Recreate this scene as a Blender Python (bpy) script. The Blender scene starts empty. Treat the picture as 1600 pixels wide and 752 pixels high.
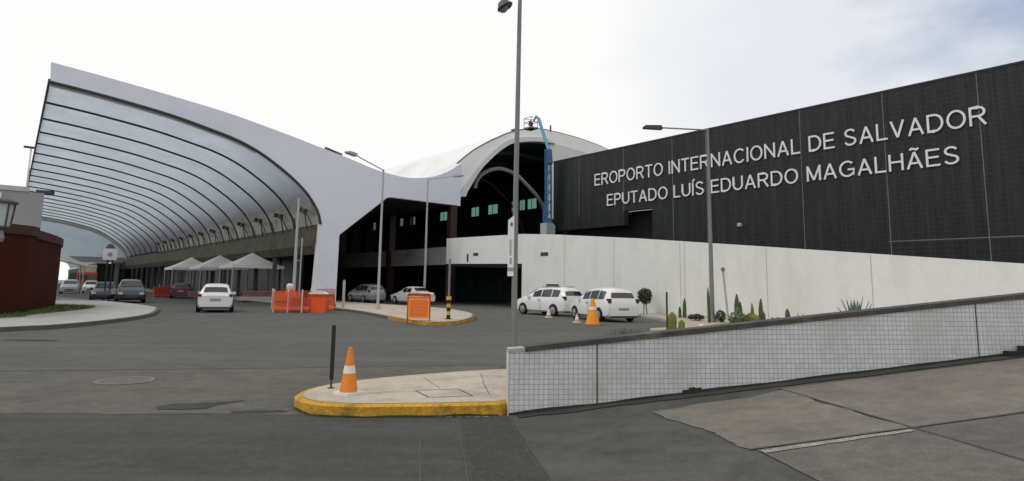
import bpy, bmesh, math, random
from mathutils import Vector, Matrix, noise
R = math.radians
random.seed(7)
S = bpy.context.scene
COL = S.collection

# ------------------------------------------------------------------ camera
cam = bpy.data.cameras.new('camera'); camo = bpy.data.objects.new('camera', cam); COL.objects.link(camo)
H, P, RO = R(37.9), R(7.5), R(0.85)
f = Vector((math.sin(H)*math.cos(P), math.cos(H)*math.cos(P), math.sin(P)))
rt = Vector((math.cos(H), -math.sin(H), 0)); up = rt.cross(f)
r2 = rt*math.cos(RO)+up*math.sin(RO); u2 = -rt*math.sin(RO)+up*math.cos(RO)
M = Matrix((r2, u2, -f)).transposed().to_4x4(); M.translation = (0, 0, 1.6)
camo.matrix_world = M
cam.sensor_width = 36; cam.lens = 22.5; cam.shift_y = -60.7/1600
cam.clip_start = .1; cam.clip_end = 6000
S.camera = camo

# ------------------------------------------------------------------ sky and sun (bright overcast)
SUN_EL, SUN_AZ = R(52), R(-62)          # azimuth from +Y towards +X
w = bpy.data.worlds.new('World'); S.world = w; w.use_nodes = True
nt = w.node_tree; nt.nodes.clear()
def wn(t, **k):
    n = nt.nodes.new(t)
    for a, b in k.items(): setattr(n, a, b)
    return n
out = wn('ShaderNodeOutputWorld'); bg = wn('ShaderNodeBackground'); bg.inputs[1].default_value = .1
sky = wn('ShaderNodeTexSky', sky_type='NISHITA', sun_disc=False)
sky.sun_elevation = SUN_EL; sky.sun_rotation = SUN_AZ
tc = wn('ShaderNodeTexCoord')
mp = wn('ShaderNodeMapping'); mp.inputs['Scale'].default_value = (1, 1, 2.2)
n1 = wn('ShaderNodeTexNoise'); n1.inputs['Scale'].default_value = 3.2; n1.inputs['Detail'].default_value = 7; n1.inputs['Roughness'].default_value = .55
n2 = wn('ShaderNodeTexNoise'); n2.inputs['Scale'].default_value = 1.6; n2.inputs['Detail'].default_value = 5
nt.links.new(tc.outputs['Generated'], mp.inputs[0]); nt.links.new(mp.outputs[0], n1.inputs[0]); nt.links.new(mp.outputs[0], n2.inputs[0])
# a gap in the cloud towards one bearing of the sky
dotn = wn('ShaderNodeVectorMath', operation='DOT_PRODUCT')
GAP = Vector((.945, .06, .52)).normalized(); dotn.inputs[1].default_value = GAP
nt.links.new(tc.outputs['Generated'], dotn.inputs[0])
ad = wn('ShaderNodeMath', operation='MULTIPLY_ADD'); ad.inputs[1].default_value = .22; nt.links.new(n1.outputs[0], ad.inputs[0]); nt.links.new(dotn.outputs['Value'], ad.inputs[2])
gap = wn('ShaderNodeMapRange'); gap.interpolation_type = 'SMOOTHSTEP'
gap.inputs[1].default_value = 1.03; gap.inputs[2].default_value = 1.125; gap.inputs[3].default_value = 0; gap.inputs[4].default_value = .8
nt.links.new(ad.outputs[0], gap.inputs[0])
cr = wn('ShaderNodeValToRGB'); cr.color_ramp.elements[0].position = .32; cr.color_ramp.elements[1].position = .62
cr.color_ramp.elements[0].color = (8.2, 8.45, 9.0, 1); cr.color_ramp.elements[1].color = (10.2, 10.2, 10.1, 1)
cr2 = wn('ShaderNodeMapRange'); cr2.interpolation_type = 'SMOOTHSTEP'
# clouds are a little greyer towards the gap, whiter away from it
cr2.inputs[1].default_value = .55; cr2.inputs[2].default_value = 1.05; cr2.inputs[3].default_value = .28; cr2.inputs[4].default_value = -.12
nt.links.new(dotn.outputs['Value'], cr2.inputs[0])
ad2 = wn('ShaderNodeMath', operation='ADD'); nt.links.new(n2.outputs[0], ad2.inputs[0]); nt.links.new(cr2.outputs[0], ad2.inputs[1])
nt.links.new(ad2.outputs[0], cr.inputs[0])
mx = wn('ShaderNodeMix', data_type='RGBA')
skyb = wn('ShaderNodeMix', data_type='RGBA', blend_type='MULTIPLY'); skyb.inputs[0].default_value = 1
skyb.inputs[7].default_value = (1.3, 1.3, 1.3, 1)
nt.links.new(sky.outputs[0], skyb.inputs[6])
nt.links.new(gap.outputs[0], mx.inputs[0]); nt.links.new(cr.outputs[0], mx.inputs[6]); nt.links.new(skyb.outputs[2], mx.inputs[7])
nt.links.new(mx.outputs[2], bg.inputs[0]); nt.links.new(bg.outputs[0], out.inputs[0])

sl = bpy.data.lights.new('sun', 'SUN'); sl.energy = .9; sl.angle = R(14); sl.color = (1, .96, .9)
so = bpy.data.objects.new('sun', sl); COL.objects.link(so)
sd = Vector((math.sin(SUN_AZ)*math.cos(SUN_EL), math.cos(SUN_AZ)*math.cos(SUN_EL), math.sin(SUN_EL)))
so.rotation_euler = sd.to_track_quat('Z', 'Y').to_euler(); so.location = (0, 0, 60)
S.view_settings.view_transform = 'Standard'; S.view_settings.look = 'None'
S.view_settings.exposure = -.05; S.view_settings.gamma = 1; S.view_settings.use_curve_mapping = False
S.cycles.max_bounces = 8

# ------------------------------------------------------------------ materials
MATS = {}
def mat(name, c, var=.15, scale=2, fine=30, rough=.8, bump=0, metal=0, spec=.4, dark=None, dark_scale=.4, dark_amt=0, streak=0, emit=None, transl=0, coat=0, tex=0, wear=None):
    """one colour, broken up by large and fine noise, optional stains and vertical streaks"""
    if name in MATS: return MATS[name]
    m = bpy.data.materials.new(name); m.use_nodes = True; t = m.node_tree; N = t.nodes; L = t.links
    b = N['Principled BSDF']
    co = N.new('ShaderNodeTexCoord')
    a = N.new('ShaderNodeTexNoise'); a.inputs['Scale'].default_value = scale; a.inputs['Detail'].default_value = 6
    L.new(co.outputs['Object'], a.inputs[0])
    q = N.new('ShaderNodeTexNoise'); q.inputs['Scale'].default_value = fine; q.inputs['Detail'].default_value = 3
    L.new(co.outputs['Object'], q.inputs[0])
    av = N.new('ShaderNodeMath'); av.operation = 'ADD'; L.new(a.outputs[0], av.inputs[0]); L.new(q.outputs[0], av.inputs[1])
    mr = N.new('ShaderNodeMapRange'); mr.inputs[1].default_value = .6; mr.inputs[2].default_value = 1.4
    mr.inputs[3].default_value = 1-var; mr.inputs[4].default_value = 1+var; L.new(av.outputs[0], mr.inputs[0])
    ml = N.new('ShaderNodeMix'); ml.data_type = 'RGBA'; ml.blend_type = 'MULTIPLY'; ml.inputs[0].default_value = 1
    ml.inputs[6].default_value = (*c, 1); L.new(mr.outputs[0], ml.inputs[7])
    col = ml.outputs[2]
    if tex:
        # aggregate speckle, mid-size mottling
        for sc_, lo, am in ((fine*1.7, .38, tex), (scale*5, .36, tex*.7)):
            g = N.new('ShaderNodeTexNoise'); g.inputs['Scale'].default_value = sc_; g.inputs['Detail'].default_value = 4; g.inputs['Roughness'].default_value = .7
            L.new(co.outputs['Object'], g.inputs[0]); gr_ = N.new('ShaderNodeMapRange'); gr_.inputs[1].default_value = lo; gr_.inputs[2].default_value = 1-lo
            gr_.inputs[3].default_value = 1-am; gr_.inputs[4].default_value = 1+am; L.new(g.outputs[0], gr_.inputs[0])
            m3 = N.new('ShaderNodeMix'); m3.data_type = 'RGBA'; m3.blend_type = 'MULTIPLY'; m3.inputs[0].default_value = 1; L.new(col, m3.inputs[6]); L.new(gr_.outputs[0], m3.inputs[7]); col = m3.outputs[2]
    if wear:
        wc, wr_, wx, wy, wa = wear
        mpw = N.new('ShaderNodeMapping'); mpw.vector_type = 'TEXTURE'; mpw.inputs['Rotation'].default_value = (0, 0, wr_); mpw.inputs['Scale'].default_value = (wx, wy, 1)
        L.new(co.outputs['Object'], mpw.inputs[0]); g = N.new('ShaderNodeTexNoise'); g.inputs['Scale'].default_value = 1; g.inputs['Detail'].default_value = 5; L.new(mpw.outputs[0], g.inputs[0])
        gr_ = N.new('ShaderNodeMapRange'); gr_.inputs[1].default_value = .45; gr_.inputs[2].default_value = .68; gr_.inputs[3].default_value = 0; gr_.inputs[4].default_value = wa; L.new(g.outputs[0], gr_.inputs[0])
        m3 = N.new('ShaderNodeMix'); m3.data_type = 'RGBA'; L.new(gr_.outputs[0], m3.inputs[0]); L.new(col, m3.inputs[6]); m3.inputs[7].default_value = (*wc, 1); col = m3.outputs[2]
    if dark is not None and dark_amt > 0:
        s = N.new('ShaderNodeTexNoise'); s.inputs['Scale'].default_value = dark_scale; s.inputs['Detail'].default_value = 8; s.inputs['Roughness'].default_value = .65
        mp_ = N.new('ShaderNodeMapping'); L.new(co.outputs['Object'], mp_.inputs[0]); L.new(mp_.outputs[0], s.inputs[0])
        if streak: mp_.inputs['Scale'].default_value = (streak, streak, .35)
        r = N.new('ShaderNodeMapRange'); r.inputs[1].default_value = .5; r.inputs[2].default_value = .72; r.inputs[3].default_value = 0; r.inputs[4].default_value = dark_amt
        L.new(s.outputs[0], r.inputs[0])
        mm = N.new('ShaderNodeMix'); mm.data_type = 'RGBA'; L.new(r.outputs[0], mm.inputs[0]); L.new(col, mm.inputs[6]); mm.inputs[7].default_value = (*dark, 1)
        col = mm.outputs[2]
    L.new(col, b.inputs['Base Color'])
    b.inputs['Roughness'].default_value = rough; b.inputs['Metallic'].default_value = metal
    b.inputs['Specular IOR Level'].default_value = spec
    if coat: b.inputs['Coat Weight'].default_value = coat; b.inputs['Coat Roughness'].default_value = .05
    if emit: b.inputs['Emission Color'].default_value = (*emit[0], 1); b.inputs['Emission Strength'].default_value = emit[1]
    if bump:
        bp = N.new('ShaderNodeBump'); bp.inputs['Strength'].default_value = bump; bp.inputs['Distance'].default_value = .02
        L.new(q.outputs[0], bp.inputs['Height']); L.new(bp.outputs[0], b.inputs['Normal'])
    if transl:
        tr = N.new('ShaderNodeBsdfTranslucent'); L.new(col, tr.inputs[0])
        mxs = N.new('ShaderNodeMixShader'); mxs.inputs[0].default_value = transl
        L.new(b.outputs[0], mxs.inputs[1]); L.new(tr.outputs[0], mxs.inputs[2]); L.new(mxs.outputs[0], N['Material Output'].inputs[0])
    MATS[name] = m; return m

def grid_mat(name, tile, grout, size, rough=.35, axes='XZ', var=.08, mortar=.06, streakc=None, streak_amt=0, height=1.0, spec=.5, stain_scale=.5, sx=1, sz=.12):
    """square tiles laid in a level grid with grout lines, plus rain streaks"""
    m = bpy.data.materials.new(name); m.use_nodes = True; t = m.node_tree; N = t.nodes; L = t.links
    b = N['Principled BSDF']; co = N.new('ShaderNodeTexCoord'); sp = N.new('ShaderNodeSeparateXYZ'); cb = N.new('ShaderNodeCombineXYZ')
    L.new(co.outputs['Object'], sp.inputs[0]); L.new(sp.outputs[axes[0]], cb.inputs[0]); L.new(sp.outputs[axes[1]], cb.inputs[1])
    br = N.new('ShaderNodeTexBrick'); br.offset = 0; br.squash = 1; br.inputs['Scale'].default_value = 1
    br.inputs['Brick Width'].default_value = size; br.inputs['Row Height'].default_value = size*height; br.inputs['Mortar Size'].default_value = size*mortar
    br.inputs['Mortar Smooth'].default_value = .2; br.inputs['Bias'].default_value = 0
    c1 = tuple(x*(1-var) for x in tile); c2 = tuple(min(1, x*(1+var)) for x in tile)
    br.inputs['Color1'].default_value = (*c1, 1); br.inputs['Color2'].default_value = (*c2, 1); br.inputs['Mortar'].default_value = (*grout, 1)
    L.new(cb.outputs[0], br.inputs[0])
    n = N.new('ShaderNodeTexNoise'); n.inputs['Scale'].default_value = stain_scale; n.inputs['Detail'].default_value = 9; n.inputs['Roughness'].default_value = .7
    mp_ = N.new('ShaderNodeMapping'); mp_.inputs['Scale'].default_value = (sx, sx, sz); L.new(co.outputs['Object'], mp_.inputs[0]); L.new(mp_.outputs[0], n.inputs[0])
    r = N.new('ShaderNodeMapRange'); r.inputs[1].default_value = .42; r.inputs[2].default_value = .72; r.inputs[3].default_value = 0; r.inputs[4].default_value = streak_amt
    L.new(n.outputs[0], r.inputs[0])
    mm = N.new('ShaderNodeMix'); mm.data_type = 'RGBA'; L.new(r.outputs[0], mm.inputs[0]); L.new(br.outputs[0], mm.inputs[6]); mm.inputs[7].default_value = (*(streakc or grout), 1)
    L.new(mm.outputs[2], b.inputs['Base Color']); b.inputs['Roughness'].default_value = rough; b.inputs['Specular IOR Level'].default_value = spec
    bp = N.new('ShaderNodeBump'); bp.inputs['Strength'].default_value = .4; bp.inputs['Distance'].default_value = .004; bp.invert = True
    L.new(br.outputs['Fac'], bp.inputs['Height']); L.new(bp.outputs[0], b.inputs['Normal'])
    MATS[name] = m; return m

asphalt = mat('asphalt', (.078, .08, .073), var=.22, scale=.35, fine=45, rough=.9, bump=.5, dark=(.052, .053, .05), dark_scale=.22, dark_amt=.5, tex=.22, wear=((.105, .105, .095), R(-35), 9, .9, .6))
asphalt_fore = mat('asphalt_foreground', (.05, .051, .046), var=.26, scale=1.2, fine=60, rough=.9, bump=.8, dark=(.033, .034, .031), dark_scale=.5, dark_amt=.6, tex=.3, wear=((.075, .074, .066), R(-37), 6, .35, .6))
asphalt_old = mat('asphalt_worn', (.1, .094, .08), var=.26, scale=.9, fine=60, rough=.92, bump=.8, dark=(.052, .05, .044), dark_scale=.7, dark_amt=.7, tex=.28, wear=((.125, .115, .1), R(-37), 5, .5, .6))
asphalt_dark = mat('asphalt_repair', (.036, .037, .032), var=.3, scale=2.5, fine=50, rough=.9, bump=.7, dark=(.055, .053, .038), dark_scale=1.5, dark_amt=.6, tex=.35)
asphalt_ramp = mat('asphalt_ramp', (.07, .069, .061), var=.26, scale=.9, fine=70, rough=.9, bump=.8, dark=(.042, .04, .037), dark_scale=.6, dark_amt=.7, tex=.3, wear=((.1, .095, .082), R(-30), 3, .5, .55))
slab_conc = mat('ramp_concrete', (.158, .14, .118), var=.26, scale=1.1, fine=55, rough=.9, bump=.5, dark=(.095, .085, .075), dark_scale=.8, dark_amt=.8, tex=.22, wear=((.19, .17, .145), R(-30), 2.5, .5, .5))
crack = mat('crack_fill', (.06, .057, .05), var=.3)
walk = mat('sidewalk_concrete', (.44, .38, .31), var=.14, scale=1.6, fine=40, rough=.9, bump=.4, dark=(.24, .205, .165), dark_scale=1.3, dark_amt=.85, tex=.12)
walk_l = mat('pale_concrete', (.37, .365, .34), var=.12, scale=.8, fine=30, rough=.9, bump=.3, dark=(.2, .2, .185), dark_scale=.5, dark_amt=.5)
kerbm = mat('kerb_concrete', (.1, .1, .09), var=.2, scale=2, rough=.9, bump=.4)
yellow = mat('yellow_kerb_paint', (.5, .27, .025), var=.22, scale=3, fine=35, rough=.8, bump=.3, dark=(.14, .085, .03), dark_scale=4, dark_amt=.95, tex=.25)
yellow2 = mat('yellow_post_paint', (.6, .4, .05), rough=.6)
white_paint = mat('white_paint', (.75, .75, .73), var=.05, rough=.5)
line_paint = mat('worn_line_paint', (.26, .245, .215), var=.35, scale=6, fine=50, dark=(.11, .1, .085), dark_scale=7, dark_amt=1, tex=.35)
ground_m = mat('ground_soil', (.16, .155, .13), var=.2, scale=.05, fine=2, rough=.95)
sand = mat('pale_gravel', (.4, .345, .27), var=.25, scale=2, fine=40, rough=.95, bump=.8, dark=(.25, .21, .16), dark_scale=1.2, dark_amt=.6)
grass_m = mat('grass', (.07, .11, .025), var=.4, scale=3, fine=20, rough=.9)
stucco = mat('white_stucco', (.7, .71, .69), var=.05, scale=.6, fine=12, rough=.85, bump=.15, dark=(.56, .55, .51), dark_scale=.5, dark_amt=.5, streak=1.4, tex=.03)
stucco_joint = mat('stucco_joint', (.42, .42, .4), var=.1, rough=.9)
fascia_m = mat('fascia_panel_paint', (.68, .72, .82), var=.03, scale=.4, fine=6, rough=.5, dark=(.56, .61, .7), dark_scale=.2, dark_amt=.7)
fascia_edge = mat('fascia_return_lit', (.78, .8, .78), var=.03, rough=.5)  # paler copy of the fascia colour, sunlight on the column's side painted in
membrane = mat('roof_membrane', (.72, .76, .8), var=.08, scale=.5, fine=3, rough=.6, dark=(.66, .69, .72), dark_scale=.35, dark_amt=.7, transl=.8)
rib_m = mat('dark_rib_steel', (.035, .04, .045), var=.2, rough=.6)
beam_m = mat('olive_edge_beam', (.115, .105, .075), var=.35, scale=.8, fine=6, rough=.8, dark=(.05, .048, .035), dark_scale=.7, dark_amt=.8)
roofm = mat('roof_sheet', (.74, .75, .75), var=.06, scale=.3, rough=.6, dark=(.55, .52, .46), dark_scale=.2, dark_amt=.7)
rim_w = mat('vault_rim_white', (.8, .81, .8), var=.05, scale=.7, rough=.6)
rim_g = mat('vault_rim_grey', (.6, .62, .62), var=.05, scale=.7, rough=.6)
rim_d = mat('vault_edge_trim', (.12, .09, .08), var=.1, rough=.7)
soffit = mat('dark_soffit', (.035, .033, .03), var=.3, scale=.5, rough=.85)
vaultin = mat('vault_lining', (.05, .085, .09), var=.4, scale=.5, rough=.8)
facade = mat('dark_facade', (.022, .024, .026), var=.4, scale=.4, rough=.6, spec=.1)
dark_in = mat('dark_interior', (.02, .02, .022), var=.3, scale=.4, rough=.8, spec=.15)
teal_in = mat('dark_teal_shutter', (.03, .06, .065), var=.3, scale=.4, rough=.7, spec=.15)
greenlit = mat('lit_green_window', (.2, .4, .35), var=.35, scale=.8, rough=.3, emit=((.22, .5, .42), .45))
paleglass = mat('pale_window', (.25, .3, .3), var=.3, scale=.8, rough=.2, emit=((.3, .36, .36), .3))
maroon = mat('maroon_steel', (.035, .014, .013), var=.2, rough=.6)
brown = mat('brown_render', (.05, .0125, .0075), var=.12, scale=.6, fine=15, rough=.85, spec=.1, dark=(.035, .01, .0065), dark_scale=.4, dark_amt=.5)
browncap = mat('brown_coping', (.05, .015, .011), var=.12, rough=.7)
greybld = mat('grey_render', (.33, .33, .34), var=.06, scale=.2, fine=3, rough=.85)
steel = mat('galvanised_steel', (.2, .205, .205), var=.12, scale=2, rough=.55, metal=.3)
steel_l = mat('pale_painted_steel', (.38, .39, .38), var=.08, scale=2, rough=.6)
lampdark = mat('lamp_housing_dark', (.05, .052, .055), var=.1, rough=.5)
black = mat('black_paint', (.015, .015, .016), var=.2, rough=.5)
rubber = mat('tyre_rubber', (.015, .015, .015), var=.2, rough=.85)
alloy = mat('wheel_alloy', (.4, .41, .42), var=.1, rough=.35, metal=.7)
glass = mat('car_glass', (.02, .026, .028), var=.3, scale=2, rough=.08, spec=.7)
carwhite = mat('white_car_paint', (.72, .72, .71), var=.03, rough=.3, coat=.6)
carsilver = mat('silver_car_paint', (.3, .31, .32), var=.03, rough=.35, coat=.5, metal=.2)
cardark = mat('dark_green_car_paint', (.02, .028, .027), var=.05, rough=.3, coat=.6)
carblue = mat('dark_blue_car_paint', (.015, .02, .035), var=.05, rough=.3, coat=.6)
carred = mat('dark_red_car_paint', (.13, .012, .02), var=.05, rough=.35, coat=.5)
trim = mat('grey_plastic', (.05, .05, .052), var=.1, rough=.6)
tail = mat('tail_lamp_red', (.09, .014, .016), var=.1, rough=.2)
lens = mat('lamp_lens', (.5, .5, .48), var=.05, rough=.15)
plate = mat('number_plate', (.3, .3, .34), var=.1, rough=.5)
tentw = mat('tent_fabric', (.9, .9, .86), var=.03, scale=1, rough=.8, transl=.08)
orange = mat('orange_plastic', (.72, .12, .025), var=.18, scale=3, rough=.55)
orange_b = mat('bright_orange_plastic', (.85, .1, .015), var=.1, scale=3, rough=.5)
orange_c = mat('cone_orange', (.72, .22, .02), var=.14, scale=8, fine=40, rough=.6, dark=(.4, .12, .02), dark_scale=6, dark_amt=.5)
reflw = mat('reflective_white', (.68, .66, .62), var=.12, scale=10, rough=.5)
redp = mat('faded_red', (.42, .06, .03), var=.2, rough=.6)
brickpink = mat('pink_brick', (.26, .12, .1), var=.25, scale=3, rough=.85)
bluep = mat('lift_blue_paint', (.012, .08, .19), var=.2, scale=2, rough=.45)
bluel = mat('lift_pale_blue_paint', (.12, .3, .45), var=.15, scale=2, rough=.45)
letter = mat('brushed_letter_metal', (.7, .71, .71), var=.08, scale=2, rough=.45)
cactus = mat('cactus_green', (.07, .09, .04), var=.3, scale=6, rough=.8)
cactusy = mat('cactus_yellow_green', (.15, .16, .03), var=.35, scale=5, rough=.8)
leaf = mat('leaf_olive', (.04, .05, .022), var=.4, scale=5, rough=.7)
leafb = mat('leaf_green', (.1, .14, .05), var=.4, scale=5, rough=.8)
agavem = mat('agave_leaf', (.13, .17, .15), var=.25, scale=4, rough=.65)
bark = mat('bark', (.12, .09, .06), var=.3, scale=8, rough=.9)
moss = mat('grime_band', (.035, .034, .026), var=.4, scale=3, rough=.95)
stone_w = mat('white_stone', (.6, .58, .53), var=.15, scale=4, rough=.8)
skyscreen = mat('pale_screen', (.45, .47, .5), var=.1, rough=.6)
blueplate = mat('blue_enamel', (.03, .07, .25), var=.1, rough=.5)
greymark = mat('grey_marking', (.12, .12, .13), var=.1, rough=.6)
smear = mat('faded_print', (.62, .2, .06), var=.2, scale=6, rough=.6)
coping_m = mat('weathered_coping', (.065, .06, .052), var=.4, scale=2.5, fine=30, rough=.9, bump=.5, dark=(.16, .15, .13), dark_scale=1.8, dark_amt=.7)
tile_w = grid_mat('white_wall_tile', (.63, .64, .67), (.29, .29, .3), .063, var=.06, mortar=.065, streakc=(.36, .345, .29), streak_amt=.6, stain_scale=1.2, sx=1.2, sz=.8)
tile_k = grid_mat('black_wall_tile', (.009, .011, .011), (.022, .025, .025), .25, axes='YZ', rough=.45, var=.3, mortar=.07, streakc=(.033, .038, .037), streak_amt=.8, stain_scale=1.3, sx=1.9, sz=.12, spec=.25)

# ------------------------------------------------------------------ builders
class MB:
    def __init__(s): s.b = bmesh.new()
    def box(s, x0, x1, y0, y1, z0, z1, rot=None):
        g = bmesh.ops.create_cube(s.b, size=1)['verts']
        for v in g: v.co = Vector(((x0+x1)/2+v.co.x*(x1-x0), (y0+y1)/2+v.co.y*(y1-y0), (z0+z1)/2+v.co.z*(z1-z0)))
        if rot: bmesh.ops.transform(s.b, matrix=rot, verts=g)
        return s
    def tube(s, pts, r, n=8, r1=None, caps=True):
        pts = [Vector(p) for p in pts]; rings = []; prev = None
        for i, p in enumerate(pts):
            t = (pts[min(i+1, len(pts)-1)]-pts[max(i-1, 0)]).normalized()
            a = Vector((0, 0, 1)) if abs(t.z) < .9 else Vector((1, 0, 0))
            if prev is not None: a = prev
            u = (a-t*a.dot(t)).normalized(); v = t.cross(u); prev = u
            rr = r if r1 is None else r+(r1-r)*i/(len(pts)-1)
            if isinstance(r, (list, tuple)): rr = r[i]
            rings.append([s.b.verts.new(p+(u*math.cos(2*math.pi*k/n)+v*math.sin(2*math.pi*k/n))*rr) for k in range(n)])
        for a, b in zip(rings, rings[1:]):
            for k in range(n): s.b.faces.new((a[k], a[(k+1) % n], b[(k+1) % n], b[k]))
        if caps: s.b.faces.new(rings[0][::-1]); s.b.faces.new(rings[-1])
        return s
    def lathe(s, prof, c=(0, 0, 0), n=20):
        c = Vector(c); rings = []
        for r, z in prof: rings.append([s.b.verts.new(c+Vector((r*math.cos(2*math.pi*k/n), r*math.sin(2*math.pi*k/n), z))) for k in range(n)])
        for a, b in zip(rings, rings[1:]):
            for k in range(n): s.b.faces.new((a[k], a[(k+1) % n], b[(k+1) % n], b[k]))
        s.b.faces.new(rings[0][::-1]); s.b.faces.new(rings[-1]); return s
    def prism(s, pts, axis, a, b):
        """pts: 2-D outline in the plane across axis; axis X -> (y,z), Y -> (x,z), Z -> (x,y)"""
        def P(p, h): return {'X': (h, p[0], p[1]), 'Y': (p[0], h, p[1]), 'Z': (p[0], p[1], h)}[axis]
        A = [s.b.verts.new(P(p, a)) for p in pts]; B = [s.b.verts.new(P(p, b)) for p in pts]; n = len(pts)
        fs = [s.b.faces.new(A), s.b.faces.new(B[::-1])]
        for k in range(n): s.b.faces.new((A[k], B[k], B[(k+1) % n], A[(k+1) % n]))
        [q.normal_update() for q in fs]; bmesh.ops.triangulate(s.b, faces=fs, ngon_method='EAR_CLIP'); return s
    def quad(s, a, b, c, d): s.b.faces.new([s.b.verts.new(p) for p in (a, b, c, d)]); return s
    def leafball(s, c, rad, n, size, squash=1, rng=random):
        for _ in range(n):
            d = Vector((rng.gauss(0, 1), rng.gauss(0, 1), rng.gauss(0, 1))).normalized()
            k = 1+.22*noise.noise(d*2.1+Vector(c)); p = Vector(c)+d*rad*k*(rng.uniform(.45, 1)**.6); p.z = c[2]+(p.z-c[2])*squash
            u = Vector((rng.gauss(0, 1), rng.gauss(0, 1), rng.gauss(0, 1))).normalized(); v = u.cross(d+Vector((.01, .02, .03))).normalized()
            q = size*rng.uniform(.6, 1.3)
            s.b.faces.new([s.b.verts.new(p+x) for x in (u*q, v*q*.5, -u*q, -v*q*.5)])
        return s
    def build(s, name, m, parent=None, smooth=False, loc=None, rz=0, recalc=True):
        if recalc: bmesh.ops.recalc_face_normals(s.b, faces=s.b.faces)
        me = bpy.data.meshes.new(name); s.b.to_mesh(me); s.b.free()
        me.materials.append(m)
        o = bpy.data.objects.new(name, me); COL.objects.link(o)
        if smooth:
            for p in me.polygons: p.use_smooth = True
            try: me.set_sharp_from_angle(angle=R(38))
            except Exception: pass
        if parent: o.parent = parent
        if loc: o.location = loc
        o.rotation_euler.z = rz
        return o
def tag(o, label=None, cat=None, group=None, kind=None):
    if label: o['label'] = label
    if cat: o['category'] = cat
    if group: o['group'] = group
    if kind: o['kind'] = kind
    return o
def thing(name, label, cat, loc=(0, 0, 0), rz=0, group=None):
    o = bpy.data.objects.new(name, None); COL.objects.link(o); o.location = loc; o.rotation_euler.z = rz; o.empty_display_size = .3
    return tag(o, label, cat, group)
def copy_tree(o, parent=None):
    c = o.copy(); COL.objects.link(c)
    if parent: c.parent = parent
    for ch in list(o.children): copy_tree(ch, c)
    return c
def sheet(name, pts, z, m, jag=0, seg=.4):
    P_ = []
    n = len(pts)
    for i in range(n):
        a = Vector(pts[i]); b = Vector(pts[(i+1) % n])
        if jag:
            k = max(1, int((b-a).length/seg))
            for j in range(k):
                q = a.lerp(b, j/k); d = noise.noise_vector(Vector((q.x*1.7, q.y*1.7, z*50)))*jag; P_.append((q.x+d.x, q.y+d.y))
        else: P_.append(tuple(a))
    b_ = bmesh.new(); fc = b_.faces.new([b_.verts.new((x, y, z)) for x, y in P_]); fc.normal_update(); bmesh.ops.triangulate(b_, faces=[fc], ngon_method='EAR_CLIP')
    for fcc in b_.faces:
        fcc.normal_update()
        if fcc.normal.z < 0: fcc.normal_flip()
    me = bpy.data.meshes.new(name); b_.to_mesh(me); b_.free(); me.materials.append(m)
    o = bpy.data.objects.new(name, me); COL.objects.link(o); return tag(o, kind='structure')
def dens(pts, n=6):
    """Catmull-Rom through 2-D points"""
    P_ = [Vector(p) for p in pts]; P_ = [P_[0]*2-P_[1]]+P_+[P_[-1]*2-P_[-2]]; o = []
    for i in range(1, len(P_)-2):
        a, b, c, d = P_[i-1:i+3]
        for k in range(n):
            t = k/n; o.append(tuple(.5*((2*b)+(c-a)*t+(2*a-5*b+4*c-d)*t*t+(3*b-a-3*c+d)*t**3)))
    o.append(tuple(P_[-2])); return o

# ------------------------------------------------------------------ ground and roads
SX, SY = 5.05, 6.49; ANG = R(-30.29); DX, DY = math.cos(ANG), math.sin(ANG); NX, NY = -DY, DX; SLOPE = .1042
def sw(s, n): return (SX+DX*s+NX*n, SY+DY*s+NY*n)
RW, RH = .05, .78      # distance of the wall top from the ramp
sheet('ground', [(-1500, -1500), (1500, -1500), (1500, 1500), (-1500, 1500)], -.02, ground_m)
sheet('road', [(-60, -40), (60, -40), (60, 40), (31.5, 40), (31.5, 220), (-60, 220)], 0, asphalt)
# worn band and foreground asphalt, each a sheet above the road
sheet('worn_road_band', [(-30, 31), (-8, 18.8), (0.03, 14.48), (4.2, 12.4), (8.1, 10.6), (6.8, 9.2), (5.0, 8.9), (3.2, 8.7), (2.95, 8.0), (.07, 9.95), (-6, 14), (-30, 29)], .004, asphalt_old, jag=.12)
sheet('foreground_road', [(-30, 28.6), (-6, 13.9), (.07, 9.9), (2.98, 7.97), (3.3, 7.4), sw(0, -.02), sw(0, -24), (-30, -24)], .005, asphalt_fore, jag=.05)
sheet('road_repair_strip', [sw(-.62, .12), sw(-.02, -.12), sw(-.05, -3), sw(-.05, -14), sw(-.95, -14), sw(-.62, -3)], .009, asphalt_dark, jag=.04)
for k, (a, b) in enumerate([((-.0, -.05), (-.03, -14)), ((-.66, -.05), (-.8, -14))]):
    p, q = sw(*a), sw(*b); sheet('road_seam', [p, (p[0]+.03, p[1]+.02), (q[0]+.035, q[1]+.02), q], .0125, crack, jag=.02)
sheet('road_seam', [(3.48, 5.97), (3.51, 5.98), (2.4, 4.05), (2.37, 4.04)], .0095, crack, jag=.02)
sheet('road_seam', [(-8, 18.7), (.03, 14.4), (4.2, 12.35), (8.1, 10.55), (8.1, 10.6), (4.2, 12.42), (.03, 14.5), (-8, 18.85)], .0085, crack, jag=.03)
sheet('road_stain', [(1.62, 9.42), (1.85, 9.5), (2.2, 9.42), (2.75, 9.25), (2.3, 9.16), (2.12, 8.97), (1.85, 9.02), (1.62, 9.2)], .0092, asphalt_dark, jag=.07, seg=.1)
sheet('road_stain', [(2.35, 8.62), (2.9, 8.35), (2.9, 8.2), (2.6, 8.3), (2.3, 8.45)], .0094, asphalt_dark, jag=.07, seg=.12)
0 and sheet('road_stain', [(2.9, 16.2), (4.4, 15.2), (4.6, 14.9), (3.4, 15.6)], .0095, asphalt_dark, jag=.1, seg=.2)
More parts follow.
